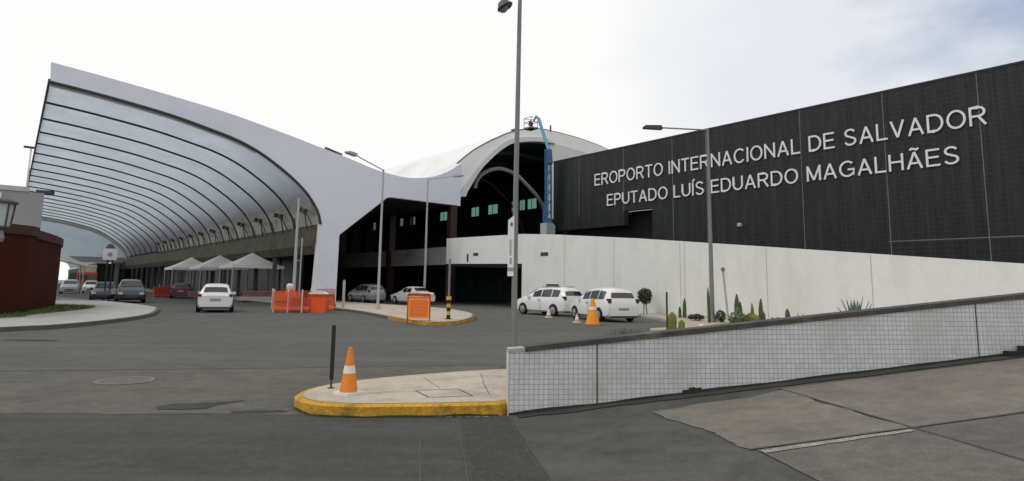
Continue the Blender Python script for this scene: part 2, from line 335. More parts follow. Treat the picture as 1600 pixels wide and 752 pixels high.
sheet('road_stain', [(.0, 21.8), (1.0, 21.2), (1.3, 20.7), (.5, 21.1)], .0095, asphalt_dark, jag=.15, seg=.2)
for k in range(16):
    t_ = k/15+.01*math.sin(k*7); x_, y_ = 3.25+1.5*t_, 7.58-.98*t_; l_ = .03+.05*abs(math.sin(k*3.1)); sheet('kerb_debris', [(x_, y_), (x_+l_, y_-l_*.62), (x_+l_-.012, y_-l_*.62-.03), (x_-.015, y_-.02)], .0105, line_paint, jag=.012, seg=.04)
mh = thing('manhole_cover', 'round worn manhole cover in the road left of the traffic island', 'manhole cover', (1.62, 12.07, 0))
MB().lathe([(.43, .003), (.43, .016), (.36, .016), (.36, .006)], n=28).build('frame', mat('iron_worn', (.15, .14, .12), var=.3, scale=8), mh)
MB().lathe([(.35, .004), (.35, .014)], n=28).build('cover', mat('iron_cover', (.1, .096, .085), var=.3, scale=14), mh)

# up-ramp with concrete slabs on the right
rp_ = MB()
NS = 28
def rz(s): return SLOPE*max(0, s-.05*math.exp(-s)) if s < 14 else SLOPE*14
ss = [0, .15, .35, .6, 1, 1.84, 3.4, 5, 7, 9, 11, 14, 22]
pr = [(s, max(0.006, rz(s))) for s in ss]+[(22, -.4), (0, -.4)]
def slab(name, s0, s1, n0, n1, m, lift, jag=0):
    k = max(2, int((s1-s0)/.25)); b = bmesh.new(); rows = []
    for i in range(k+1):
        s = s0+(s1-s0)*i/k
        j0 = noise.noise(Vector((s*2, 1, 0)))*jag; j1 = noise.noise(Vector((s*2, 9, 0)))*jag
        rows.append([b.verts.new((*sw(s, n0+j0), rz(s)+lift)), b.verts.new((*sw(s, n1+j1), rz(s)+lift))])
    for a, c in zip(rows, rows[1:]): b.faces.new((a[0], c[0], c[1], a[1]))
    for fc in b.faces:
        fc.normal_update()
        if fc.normal.z < 0: fc.normal_flip()
    me = bpy.data.meshes.new(name); b.to_mesh(me); b.free(); me.materials.append(m); o = bpy.data.objects.new(name, me); COL.objects.link(o); return tag(o, kind='structure')
o = MB().prism(pr, 'Y', -24, .1).build('ramp_road', asphalt_ramp, loc=(SX, SY, 0), rz=ANG); tag(o, kind='structure')
def rsheet(name, pts, lift, m, jag=0):
    """sheet laid on the ramp, outline given in ramp coordinates"""
    P_ = []
    for i in range(len(pts)):
        a = Vector(pts[i]); b = Vector(pts[(i+1) % len(pts)]); k = max(1, int((b-a).length/.1))
        for j in range(k):
            q = a.lerp(b, j/k)
            if jag: d = (noise.noise_vector(Vector((q.x*2.3, q.y*2.3, 5)))+.45*noise.noise_vector(Vector((q.x*11, q.y*11, 3))))*jag; q = Vector((q.x+d.x, q.y+d.y))
            P_.append(q)
    b = bmesh.new(); fc = b.faces.new([b.verts.new((*sw(q.x, q.y), SLOPE*q.x+lift)) for q in P_]); fc.normal_update(); bmesh.ops.triangulate(b, faces=[fc], ngon_method='EAR_CLIP')
    for fcc in b.faces:
        fcc.normal_update()
        if fcc.normal.z < 0: fcc.normal_flip()
    me = bpy.data.meshes.new(name); b.to_mesh(me); b.free(); me.materials.append(m); o = bpy.data.objects.new(name, me); COL.objects.link(o); return tag(o, kind='structure')
rsheet('concrete_paving', [(1.55, -.75), (3.39, -.5), (3.39, -2.57), (1.8, -2.57), (1.78, -2.1), (1.7, -1.5), (1.62, -1.0)], .007, slab_conc, jag=.09)
rsheet('concrete_paving', [(3.43, -.35), (13.9, -.25), (13.9, -2.57), (3.43, -2.57)], .007, slab_conc, jag=.008)
rsheet('concrete_paving', [(1.86, -2.62), (3.39, -2.62), (3.39, -12), (1.86, -12)], .007, mat('ramp_concrete_b', (.115, .107, .095), var=.22, scale=1.4, fine=55, rough=.9, bump=.5, dark=(.075, .07, .065), dark_scale=.9, dark_amt=.8, tex=.24, wear=((.15, .135, .115), R(-30), 2.5, .5, .6)), jag=.008)
rsheet('concrete_paving', [(3.43, -2.62), (13.9, -2.62), (13.9, -12), (3.43, -12)], .007, mat('ramp_concrete_c', (.1, .095, .088), var=.22, scale=1.1, fine=55, rough=.9, bump=.5, dark=(.07, .066, .06), dark_scale=.9, dark_amt=.8, tex=.24, wear=((.14, .125, .105), R(-30), 2.5, .5, .6)), jag=.008)
rsheet('road_seam', [(3.395, -.3), (3.425, -.3), (3.425, -12), (3.395, -12)], .0095, crack, jag=.006)
rsheet('road_seam', [(1.8, -2.575), (13.9, -2.575), (13.9, -2.605), (1.8, -2.605)], .0115, crack, jag=.006)
rsheet('painted_line', [(1.86, -2.66), (3.33, -2.64), (3.33, -2.71), (1.86, -2.75)], .0135, line_paint, jag=.015)

# traffic island in front
isl = [(4.95, 6.56), (4.3, 6.88), (3.7, 7.22), (3.35, 7.45), (3.12, 7.72), (3.02, 8.0), (3.03, 8.35), (3.18, 8.66), (3.5, 8.98), (3.95, 9.2), (4.7, 9.36), (5.7, 9.36), (7.0, 9.2), (10.5, 8.2), (15, 6), (14, 3.2), (11.6, 2.95), (5.3, 6.62)]
isl = [isl[0]]+[tuple(p) for p in isl[1:]]
isl_c = dens(isl[:14], 4)+isl[14:]
def inset(pts, d):
    o = []; n = len(pts); ar = sum(pts[i][0]*pts[(i+1) % n][1]-pts[(i+1) % n][0]*pts[i][1] for i in range(n))
    sg = 1 if ar > 0 else -1
    for i in range(n):
        a, b, c = Vector(pts[i-1]), Vector(pts[i]), Vector(pts[(i+1) % n])
        e = ((b-a).normalized()+(c-b).normalized()).normalized(); o.append((b.x-e.y*d*sg, b.y+e.x*d*sg))
    return o
o = MB().prism(isl_c, 'Z', -.15, .13).build('traffic_island_kerb', yellow); tag(o, kind='structure')
# rounded shoulder
b = bmesh.new(); A = inset(isl_c, .0); B = inset(isl_c, .035); C_ = inset(isl_c, .13)
for P0, z0, P1, z1 in ((A, .13, B, .152), (B, .152, C_, .156)):
    v0 = [b.verts.new((x, y, z0)) for x, y in P0]; v1 = [b.verts.new((x, y, z1)) for x, y in P1]
    for k in range(len(v0)): b.faces.new((v0[k], v0[(k+1) % len(v0)], v1[(k+1) % len(v0)], v1[k]))
me = bpy.data.meshes.new('kerb_shoulder'); bmesh.ops.recalc_face_normals(b, faces=b.faces); b.to_mesh(me); b.free(); me.materials.append(yellow)
o = bpy.data.objects.new('traffic_island_kerb_top', me); COL.objects.link(o); tag(o, kind='structure')
b = bmesh.new(); A = inset(isl_c, -.004)
for k in range(len(A)-2):
    (x0, y0), (x1, y1) = A[k], A[k+1]; h0 = .03+.02*noise.noise(Vector((x0*3, y0*3, 0))); h1 = .03+.02*noise.noise(Vector((x1*3, y1*3, 0)))
    b.faces.new([b.verts.new(v) for v in ((x0, y0, .004), (x1, y1, .004), (x1, y1, h1), (x0, y0, h0))])
for t_ in (.28, .62):
    x_, y_ = 3.35+(4.95-3.35)*t_, 7.45+(6.56-7.45)*t_; x_ -= .012; y_ -= .02
    b.faces.new([b.verts.new(v) for v in ((x_, y_, .01), (x_+.015, y_-.009, .01), (x_+.015, y_-.009, .13), (x_, y_, .13))])
me = bpy.data.meshes.new('kerb_grime'); b.to_mesh(me); b.free(); me.materials.append(mat('kerb_grime_dark', (.05, .045, .025), var=.4, scale=6))
o = bpy.data.objects.new('traffic_island_grime', me); COL.objects.link(o); tag(o, kind='structure')
sheet('traffic_island_paving', inset(isl_c, .1), .159, walk, jag=.015)
for (a, b) in [((4.53, 7.89), (5.08, 7.72)), ((5.08, 7.72), (4.95, 7.15)), ((4.95, 7.15), (4.42, 7.35)), ((4.42, 7.35), (4.53, 7.89))]:
    a, b = Vector(a), Vector(b); n_ = Vector((-(b-a).y, (b-a).x)).normalized()*.018
    sheet('paving_crack', [tuple(a), tuple(b), tuple(b+n_), tuple(a+n_)], .163, crack, jag=.008, seg=.08)
for (a, b) in [((3.9, 8.1), (4.5, 7.8)), ((5.25, 8.9), (4.9, 7.9)), ((6.3, 8.9), (5.2, 7.1))]:
    a, b = Vector(a), Vector(b); n_ = Vector((-(b-a).y, (b-a).x)).normalized()*.009
    sheet('paving_crack', [tuple(a), tuple(b), tuple(b+n_), tuple(a+n_)], .163, crack, jag=.06, seg=.15)

# left sidewalk with grass
lw = dens([(-30, 9), (-10, 19.5), (-.05, 24.9), (1.25, 25.6), (2.6, 27.3), (4.1, 30.0), (5.3, 33.2), (6.2, 37.3), (6.75, 41), (6.6, 46), (5.9, 52), (4.6, 60)], 4)+[(3.2, 70), (2.2, 82), (-30, 82)]
o = MB().prism(lw, 'Z', -.15, .135).build('left_sidewalk_kerb', kerbm); tag(o, kind='structure')
sheet('left_sidewalk', inset(lw, .16), .14, walk_l)
gr = dens([(-12, 23.2), (-.6, 30.2), (.8, 32.8), (2.2, 36.0), (3.5, 39.6), (3.9, 42.2), (3.3, 44), (2.4, 45.5)], 4)+[(-12, 45.5)]
o = sheet('grass_soil', gr, .15, grass_m)
b = bmesh.new(); rng = random.Random(3)
for _ in range(5200):
    x = rng.uniform(-3, 4.0); y = rng.uniform(28, 45)
    # inside test against the lawn outline
    ins = False; j = len(gr)-1
    for i in range(len(gr)):
        (x1, y1), (x2, y2) = gr[i], gr[j]
        if (y1 > y) != (y2 > y) and x < (x2-x1)*(y-y1)/(y2-y1)+x1: ins = not ins
        j = i
    if not ins: continue
    a = rng.uniform(0, 6.28); h = rng.uniform(.04, .13); wd = .03
    b.faces.new([b.verts.new(v) for v in ((x-wd*math.cos(a), y-wd*math.sin(a), .15), (x+wd*math.cos(a), y+wd*math.sin(a), .15), (x+rng.uniform(-.04, .04), y+rng.uniform(-.04, .04), .15+h))])
me = bpy.data.meshes.new('grass'); b.to_mesh(me); b.free(); me.materials.append(grass_m)
o = bpy.data.objects.new('grass', me); COL.objects.link(o); tag(o, 'short green grass at the foot of the brown wall', 'grass', kind='stuff')

# median sidewalk under the canopy
med = dens([(21.6, 60), (21.9, 50), (22.2, 40), (22.1, 35), (20.2, 29.5), (18.2, 26.2), (16.4, 24.0), (15.2, 22.8), (14.1, 22.2), (13.3, 22.5), (13.3, 23.8), (13.9, 27), (15.0, 32), (15.5, 36), (15.3, 42), (15.2, 50), (15.0, 60)], 4)
med = [(21.6, 180)]+med+[(15.0, 180)]
o = MB().prism(med, 'Z', -.15, .13).build('median_kerb', kerbm); tag(o, kind='structure')
sheet('median_sidewalk', inset(med, .14), .135, walk)
nose = [p for p in med if p[1] < 27.5]
b = bmesh.new()
out_ = inset(nose+[(16.5, 30)], -.006)[:-1]
v0 = [b.verts.new((x, y, .005)) for x, y in out_]; v1 = [b.verts.new((x, y, .137)) for x, y in out_]
for k in range(len(v0)-1): b.faces.new((v0[k], v0[k+1], v1[k+1], v1[k]))
me = bpy.data.meshes.new('median_nose_paint'); b.to_mesh(me); b.free(); me.materials.append(yellow)
o = bpy.data.objects.new('median_nose_paint', me); COL.objects.link(o); tag(o, kind='structure')

# planting bed by the white wall
bed = dens([(29.4, 25.4), (27.3, 23.3), (25.6, 20.9), (23.6, 18.5), (20.7, 16.1), (18.6, 15.6), (17.9, 14.2), (17.9, 12), (18.5, 8), (20, 2), (22, -6)], 4)+[(29.4, -6)]
o = MB().prism(bed, 'Z', -.15, .13).build('planting_bed_kerb', walk_l); tag(o, kind='structure')
sheet('planting_bed_gravel', inset(bed, .15), .136, sand, jag=.05)

# ------------------------------------------------------------------ tiled ramp wall
tw = thing('tiled_wall', 'low white tiled wall rising along the ramp in the foreground', 'wall', (SX, SY, 0), ANG)
LW = 13.9
MB().prism([(0, -.12), (LW, SLOPE*LW-.12), (LW, SLOPE*LW+RH), (0, RH)], 'Y', 0, .2).build('tiled_panel', tile_w, tw)
MB().prism([(.2, RH+.001), (LW+.02, SLOPE*LW+RH-.02), (LW+.02, SLOPE*LW+RH+.045), (.2, .02+RH+.045)], 'Y', -.03, .23).build('coping', coping_m, tw)
MB().prism([(-.012, RH-.012), (.197, RH+.01), (.197, RH+.05), (-.012, RH+.035)], 'Y', -.012, .212).build('end_cap', mat('pale_mortar', (.38, .36, .33), var=.15, scale=6), tw)
MB().prism([(-.012, 0), (-.002, 0), (-.002, RH-.015), (-.012, RH-.015)], 'Y', -.004, .204).build('end_render', mat('pale_render', (.55, .52, .48), var=.15, scale=5), tw)
for s in (1.12, 6.58):
    MB().box(s, s+.018, -.0035, .19, SLOPE*s+.01, SLOPE*s+RH-.01).build('expansion_joint', trim, tw)
g_ = MB(); k = 160
for i in range(k):
    s0, s1 = LW*i/k, LW*(i+1)/k; h = .015+.02*(1+noise.noise(Vector((s0*1.3, 0, 0))))
    if 2.2 < s0 < 2.5: h += .045*math.sin((s0-2.2)/.3*3.14)
    g_.prism([(s0, SLOPE*s0-.05), (s1, SLOPE*s1-.05), (s1, SLOPE*s1+h), (s0, SLOPE*s0+h)], 'Y', -.006, -.001)
g_.build('grime_band', moss, tw)
gut = slab('gutter_grime', 0.1, 13.8, -.22, -.0, moss, .010, jag=.1)
o = MB().box(0, .35, -.16, -.02, 0, .07).box(.22, .33, -.14, -.03, .07, .14).build('rubber_wheel_stop', rubber, loc=(*sw(6.95, 0), rz(6.95)+.01), rz=ANG); tag(o, 'small black rubber block against the foot of the tiled wall', 'block')

# ------------------------------------------------------------------ canopy
CY, BAY, NB = 48.3, 5.72, 18
inner = dens([(.95, 13.81), (3.76, 13.5), (7.62, 12.93), (10.43, 12.3), (12.1, 11.86), (13.55, 11.28), (14.9, 10.52), (16.47, 9.42), (17.62, 8.35), (18.42, 7.2), (18.76, 6.17)], 5)
topl = dens([(.87, 15.08), (3.66, 14.77), (7.04, 14.35), (11.06, 13.78), (13.42, 13.32), (15.83, 12.8), (18.38, 12.2), (20.53, 11.72), (21.9, 11.35), (23.6, 10.95), (26.0, 10.68), (28.4, 10.98), (30.26, 11.72), (31.68, 12.67)], 5)
cn = thing('entrance_canopy', 'sweeping pale grey wave shaped canopy with dark ribs over the left roadway', 'canopy', (0, 0, 0))
fas = topl+[(31.68, 8.72), (24.65, 8.85), (24.3, 8.72), (20.34, 5.41), (20.3, .14), (18.5, .14), (18.76, 6.17)]+inner[::-1][1:]
MB().prism(fas, 'Y', CY, CY+.5).build('fascia', fascia_m, cn)
MB().prism([(18.44, .14), (18.497, .14), (18.755, 6.15), (18.70, 6.15)], 'Y', CY+.005, CY+.49).build('column_return', fascia_edge, cn)  # thin strip carrying the sunlit tone of the column's left face
YE = CY+BAY*NB
# membrane: a curved sheet with thickness behind the fascia
mem = inner[:-1]; off = [(x, z+.14) for x, z in mem]
MB().prism(mem+off[::-1], 'Y', CY+.505, YE).build('roof_membrane', membrane, cn, smooth=True)
# upper skin over the dip, with its dark soffit
skin = [p for p in topl if p[0] > 18.0]
MB().prism(skin+[(x, z-.12) for x, z in skin[::-1]], 'Y', CY+.505, YE).build('roof_skin', roofm, cn, smooth=True)
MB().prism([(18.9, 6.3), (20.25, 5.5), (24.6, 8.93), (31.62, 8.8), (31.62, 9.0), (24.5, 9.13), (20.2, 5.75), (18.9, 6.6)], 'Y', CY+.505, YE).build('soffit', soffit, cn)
for k in range(NB+1):
    y = CY+.02+BAY*k-(0 if k else .0); r = .105 if k else .11
    pts = [(x-.0, y if k else CY-.04, z-.03) for x, z in inner]
    MB().tube(pts, r, 6).build('rib', rib_m, cn, smooth=True)
# white lip behind the first rib, a highlight put into its colour
MB().tube([(x+.02, CY+.25, z-.16) for x, z in inner[:26]], .08, 6).build('highlight_lip', white_paint, cn)
# free edge of the membrane
MB().box(.82, .94, CY, YE, 13.7, 14.0).build('edge_trim', rib_m, cn)
# edge beam with brackets
MB().prism([(18.35, 4.5), (18.9, 3.9), (19.5, 3.9), (19.5, 6.2), (18.8, 6.2), (18.55, 5.75)], 'Y', CY+.51, YE).build('edge_beam', beam_m, cn)
for k in range(NB):
    y0 = CY+BAY*k
    if k: MB().box(18.95, 19.25, y0-.15, y0+.15, .14, 3.9).build('column', mat('dark_grey_column', (.09, .09, .09)), cn)
    if k < 12:
        for p0, p1 in (((18.7, y0+.8, 5.6), (18.0, y0+1.6, 7.3)), ((18.7, y0+2.6, 5.6), (18.05, y0+1.7, 7.3)), ((18.7, y0+4.9, 5.6), (18.1, y0+4.2, 6.9))):
            MB().tube([p0, p1], .055, 6).build('strut', beam_m, cn)
        pp = [q for q in inner if 5.9 < q[1] < 8.0]
        MB().prism([(x-.03, z) for x, z in pp]+[(x-.01, z) for x, z in pp[::-1]], 'Y', y0+.2, y0+BAY-.2).build('foot_panel', mat('mottled_foot_panel', (.7, .69, .62), var=.3, scale=2, fine=5, dark=(.2, .19, .15), dark_scale=1.0, dark_amt=1, transl=.3), cn)
        for dy in (1.2, 2.5):
            MB().box(17.78, 18.1, y0+dy, y0+dy+.34, 7.15+.2*(dy > 2)-.1, 7.5+.2*(dy > 2)-.1).build('floodlight', lampdark, cn)
MB().tube([(x, YE+.2, z-.4) for x, z in inner], .3, 8).build('end_arch', mat('end_arch_beige', (.5, .48, .44), var=.15), cn, smooth=True)
m2_ = [(x, z-.75) for x, z in inner[:-1]]
MB().prism(m2_+[(x, z+.14) for x, z in m2_[::-1]], 'Y', YE+.6, 305).build('rear_membrane', mat('rear_membrane_sheet', (.68, .74, .78), var=.1, scale=.2, transl=.6), cn, smooth=True)
MB().box(18.2, 18.8, YE+.6, 305, 3.9, 5.4).build('rear_beam', beam_m, cn)
MB().box(18.3, 18.7, YE+.6, 305, 0.14, 3.88).build('rear_screen', dark_in, cn)
# a service box on the roof edge
# ------------------------------------------------------------------ vault behind
va = thing('arched_vault', 'white rimmed barrel vault rising between the grey canopy and the black wall', 'vault', (0, 0, 0))
vo = dens([(31.7, 12.68), (33.2, 13.96), (34.7, 14.95), (36.3, 15.85), (37.95, 16.65), (40.57, 17.45), (43.2, 17.62), (48, 17.4), (52.5, 16.7), (58, 15), (63, 12.2), (66, 9)], 5)
vi = dens([(32.7, 10.2), (33.98, 12.18), (35.14, 13.45), (36.72, 14.8), (38.45, 15.68), (42.47, 16.3), (48, 16.0), (52.3, 15.2), (57, 13.5), (61.5, 11), (64, 8.6)], 5)
MB().prism([(31.9, 10.1)]+[(31.7, 12.68)]+vo[1:]+vi[::-1], 'Y', CY+.6, CY+1.1).build('rim', rim_w, va)
vm = dens([(32.55, 10.9), (33.85, 12.6), (35.0, 13.9), (36.6, 15.25), (38.4, 16.15), (42.47, 16.75), (48, 16.45), (52.3, 15.65), (57, 13.95)], 5)
vi2 = [p for p in vi if p[0] < 43.5]; vm = [p for p in vm if p[0] < 43.5]
MB().prism([(31.75, 9.6), (32.0, 10.15)]+vm+vi2[::-1]+[(32.5, 9.7)], 'Y', CY+.35, CY+.58).build('inner_rim', rim_g, va)
MB().tube([(x, CY+.75, z+.05) for x, z in vo], .09, 6).build('edge_trim', rim_d, va)
MB().prism(vo+[(x, z-.15) for x, z in vo[::-1]], 'Y', CY+1.11, 165).build('vault_skin', roofm, va, smooth=True)
MB().prism([(x, z+.12) for x, z in vi]+vi[::-1], 'Y', CY+1.11, 165).build('vault_lining', vaultin, va, smooth=True)
ia = dens([(34.7, 10.9), (35.1, 11.9), (36.15, 12.75), (37.79, 13.2), (39.76, 12.85), (41.12, 12.0), (42.75, 10.75), (43.67, 9.5), (44.6, 7.6), (45.3, 4.5)], 6)
MB().tube([(x, 50.5, z) for x, z in ia], .2, 8).build('inner_arch', mat('arch_pale_grey', (.24, .23, .22), var=.15, scale=2), va, smooth=True)
MB().tube([(x, 55, z-.35) for x, z in ia], .1, 6).build('inner_arch', soffit, va, smooth=True)
for k in range(1, 6):
    MB().prism([(32.7, 10.2), (33.98, 12.18), (35.14, 13.45), (36.72, 14.8), (38.45, 15.68), (42.47, 16.3), (47.9, 16), (47.9, 15.6), (42.47, 15.9), (38.6, 15.3), (37, 14.4), (35.5, 13.1), (34.4, 11.9), (33.1, 10.1)], 'Y', CY+6*k, CY+6*k+.25).build('frame', mat('vault_frame_green', (.12, .2, .2), var=.2), va)
gp = [p for p in vo if p[0] > 42.9]; MB().prism([(42.9, 8.5), (42.9, 17.4)]+[(x, z-.2) for x, z in gp[1:]]+[(65, 8.5)], 'Y', CY+.62, CY+.9).build('gable_panel', rim_g, va)
MB().box(43.0, 43.12, 48.9, 49.02, 17.5, 18.25).build('antenna', lampdark, va)
MB().box(38.6, 39.2, 49.3, 49.9, 17.0, 17.25).build('roof_fixing', lampdark, va)
rb = MB(); [rb.box(18.9+.18*i, 19.02+.18*i, CY+.1, CY+.4, 12.15-.0475*i, 12.32-.0475*i) for i in range(8)]
rb.build('roof_fixing', lampdark, cn)

# ------------------------------------------------------------------ terminal building behind
tb = thing('terminal_building', 'dark terminal front with upper deck and small greenish lit windows', 'building', (0, 0, 0))
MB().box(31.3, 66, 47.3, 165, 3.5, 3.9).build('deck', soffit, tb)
for a, b_ in ((49.1, 60.0), (60.7, 72.4), (73.1, 84), (84.7, 96), (96.7, 108), (108.7, 120), (120.7, 150)):
    MB().box(31.0, 31.3, a, b_, 3.42, 5.02).build('parapet', mat('deck_parapet', (.4, .4, .37), var=.1, scale=.4, dark=(.18, .18, .16), dark_scale=.5, dark_amt=.6), tb)
for k, y in enumerate((48.7, 60.35, 72.75, 84.35, 96.35, 108.35)):
    MB().box(30.75, 31.42, y-.32, y+.32, 0, 8.75).build('column', maroon, tb)
MB().box(48, 48.5, 49.9, 165, 3.9, 15.9).build('upper_facade', facade, tb)
MB().box(40, 40.4, 40.9, 165, 0, 3.5).build('lower_facade', teal_in, tb)
MB().box(31.5, 40, 47.1, 47.29, 0, .01).build('threshold', dark_in, tb)
MB().box(31.42, 39.98, 47.3, 165, .004, .02).build('arrivals_floor', mat('arrivals_floor', (.06, .06, .06), var=.2), tb)
for y0, y1, m in ((57.0, 58.5, greenlit), (59.15, 60.0, greenlit), (60.4, 61.6, paleglass), (64.6, 66.5, greenlit), (68.5, 70.3, greenlit), (76.4, 78.2, greenlit), (85.6, 86.8, paleglass), (89.4, 90.2, paleglass), (98.4, 99.6, paleglass)):
    wo = MB().box(47.93, 48.02, y0, y1, 10.68, 11.85).build('window', m, tb)
    MB().box(47.9, 47.926, (y0+y1)/2-.05, (y0+y1)/2+.05, 10.6, 11.93).build('frame', black, wo)
for y in range(50, 165, 6):
    MB().box(47.7, 47.99, y, y+.3, 3.95, 15.8).build('mullion', mat('mullion_dark', (.02, .02, .022)), tb)
for y, z in ((52.5, 2.9), (58, 2.9), (66, 2.9)):
    MB().box(39.9, 39.97, y, y+1.1, .9, 2.3).build('window', mat('dim_blue_window', (.04, .07, .09), var=.3), tb)
gf = MB().box(23, 23.3, 64, 166, .14, 5.9).build('glazed_front', mat('front_glazing', (.03, .036, .036), var=.5, scale=.4, rough=.35), tb)
for y in range(66, 166, 4): MB().box(22.9, 22.996, y, y+.12, .15, 5.85).build('mullion', mat('front_mullion', (.12, .12, .11), var=.3), gf)
MB().box(23.31, 66, 165, 165.4, 0, 9).build('end_wall', facade, tb)
# left far end under the canopy: more building seen as a dark band and pale bridge
fb = thing('footbridge', 'pale grey footbridge crossing the road at the far end of the canopy', 'bridge', (0, 0, 0))
MB().box(-6, 31, 152.5, 155, 5.1, 6.15).build('span', mat('bridge_grey', (.34, .35, .34), var=.1), fb)
for x in (-3, 7, 17): MB().box(x, x+.7, 153.2, 154.2, 0, 5.1).build('pier', steel, fb)
o = MB().box(14, 31, 156, 186, 0, 5.0).build('annex_building', mat('annex_dark', (.03, .03, .026), var=.3, scale=.3)); tag(o, 'low dark building beneath the footbridge at the end of the road', 'building')
# grey building on the left
gb = thing('grey_building', 'plain grey flat roofed block above and behind the brown wall', 'building', (0, 0, 0))
MB().box(-26, 1.5, 57, 68, 0, 7.75).build('wall', greybld, gb)
MB().box(-26.1, .6, 56.9, 68.1, 7.76, 8.1).build('roof_edge', mat('roof_edge_white', (.5, .5, .53)), gb)
MB().box(-26, -.9, 56.85, 56.995, 7.2, 7.55).build('strip', white_paint, gb)
MB().box(1.0, 2.1, 57.3, 58.4, 7.77, 8.0).build('bracket', lampdark, gb)
o = None
wt = thing('white_roof_shed', 'small pitched white roof showing right of the brown wall end', 'shed', (4.2, 78, 0))
MB().prism([(-2.6, 4.0), (1.9, 2.9), (1.9, 3.0), (-2.6, 5.2)], 'Y', -2, 2).build('roof', tentw, wt)
for x in (-2.3, 1.6):
    for y in (-1.8, 1.8): MB().tube([(x, y, 0), (x, y, 4.2 if x < 0 else 2.95)], .06).build('leg', steel_l, wt)

# ------------------------------------------------------------------ white ramp wall
ww = thing('white_ramp_wall', 'long white rendered retaining wall sloping down to the right beneath the black wall', 'wall', (0, 0, 0))
topw = [(47.0, 5.58), (36.6, 5.4), (33.1, 5.18), (29.5, 4.87), (25.6, 4.54), (17.4, 3.73), (11.5, 3.14), (7.1, 2.7), (0, 2.0), (-12, .8)]
MB().prism([(47.0, 3.4), (36.6, 3.22), (36.6, 0), (-12, 0)]+topw[::-1], 'X', 29.5, 29.85).build('wall_panel', stucco, ww)
for y, z in ((27.5, 4.69), (22.5, 4.2), (17.3, 3.7), (12.4, 3.2), (32.0, 5.05), (22.2, 4.2)):
    MB().box(29.494, 29.51, y, y+.035, .14, z-.03).build('joint', stucco_joint, ww)
MB().box(29.49, 29.52, 42.2, 42.9, 3.95, 4.2).build('vent', trim, ww)
MB().box(29.38, 29.499, 43.6, 43.66, 3.5, 4.15).build('bracket', trim, ww)
MB().box(29.48, 29.51, 33.7, 34.5, 3.72, 3.98).build('vent', trim, ww)
# roadway on top of the wall and the undercroft behind the opening
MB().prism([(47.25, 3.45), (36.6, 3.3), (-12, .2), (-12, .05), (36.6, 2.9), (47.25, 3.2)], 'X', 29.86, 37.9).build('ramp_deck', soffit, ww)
MB().box(29.9, 39.9, 36.3, 36.55, .01, 2.85).build('undercroft_wall', teal_in, ww)
MB().box(29.55, 29.85, 46.6, 47.0, 0, 3.38).build('pier', maroon, ww)

# ------------------------------------------------------------------ black wall with the airport's name
bw = thing('black_wall', 'tall black tiled wall running along the right side with joints and openings', 'wall', (0, 0, 0))
# wall with openings, as butted panels
def bp(y0, y1, z0, z1): MB().box(38, 38.5, y0, y1, z0, z1).build('wall_panel', tile_k, bw)
bp(34.3, 42.75, 6.5, 12.75); bp(31.5, 34.299, 7.62, 12.75); bp(-10, 31.499, .2, 12.75)
MB().box(38.5, 39.5, -10, 42.75, 12.3, 12.74).build('roof_edge', dark_in, bw)
MB().box(39.3, 39.5, 31, 42.9, 0, 7.7).build('recess', dark_in, bw)
for y in (39.43, 34.31, 29.5, 26.58, 19.7, 14.86, 10.35, 4.5): MB().box(37.985, 38.01, y, y+.045, (7.6 if 31 < y < 42 else .3), 12.74).build('joint', mat('joint_grey', (.14, .145, .145), var=.3, scale=2), bw)
MB().box(37.988, 38.01, -9.9, 15, 4.3, 4.35).build('joint', MATS['joint_grey'], bw)
MB().box(37.97, 38.55, -10, 42.77, 12.752, 12.86).build('coping', mat('black_coping', (.03, .032, .033)), bw)
wl = MB().tube([(38.0, 23.9, 5.8), (37.7, 23.9, 5.85)], .05, 6).lathe([(.03, -.12), (.16, -.1), (.16, .08), (.05, .14)], c=(37.62, 23.9, 5.8), n=10).build('wall_light', steel_l, bw)

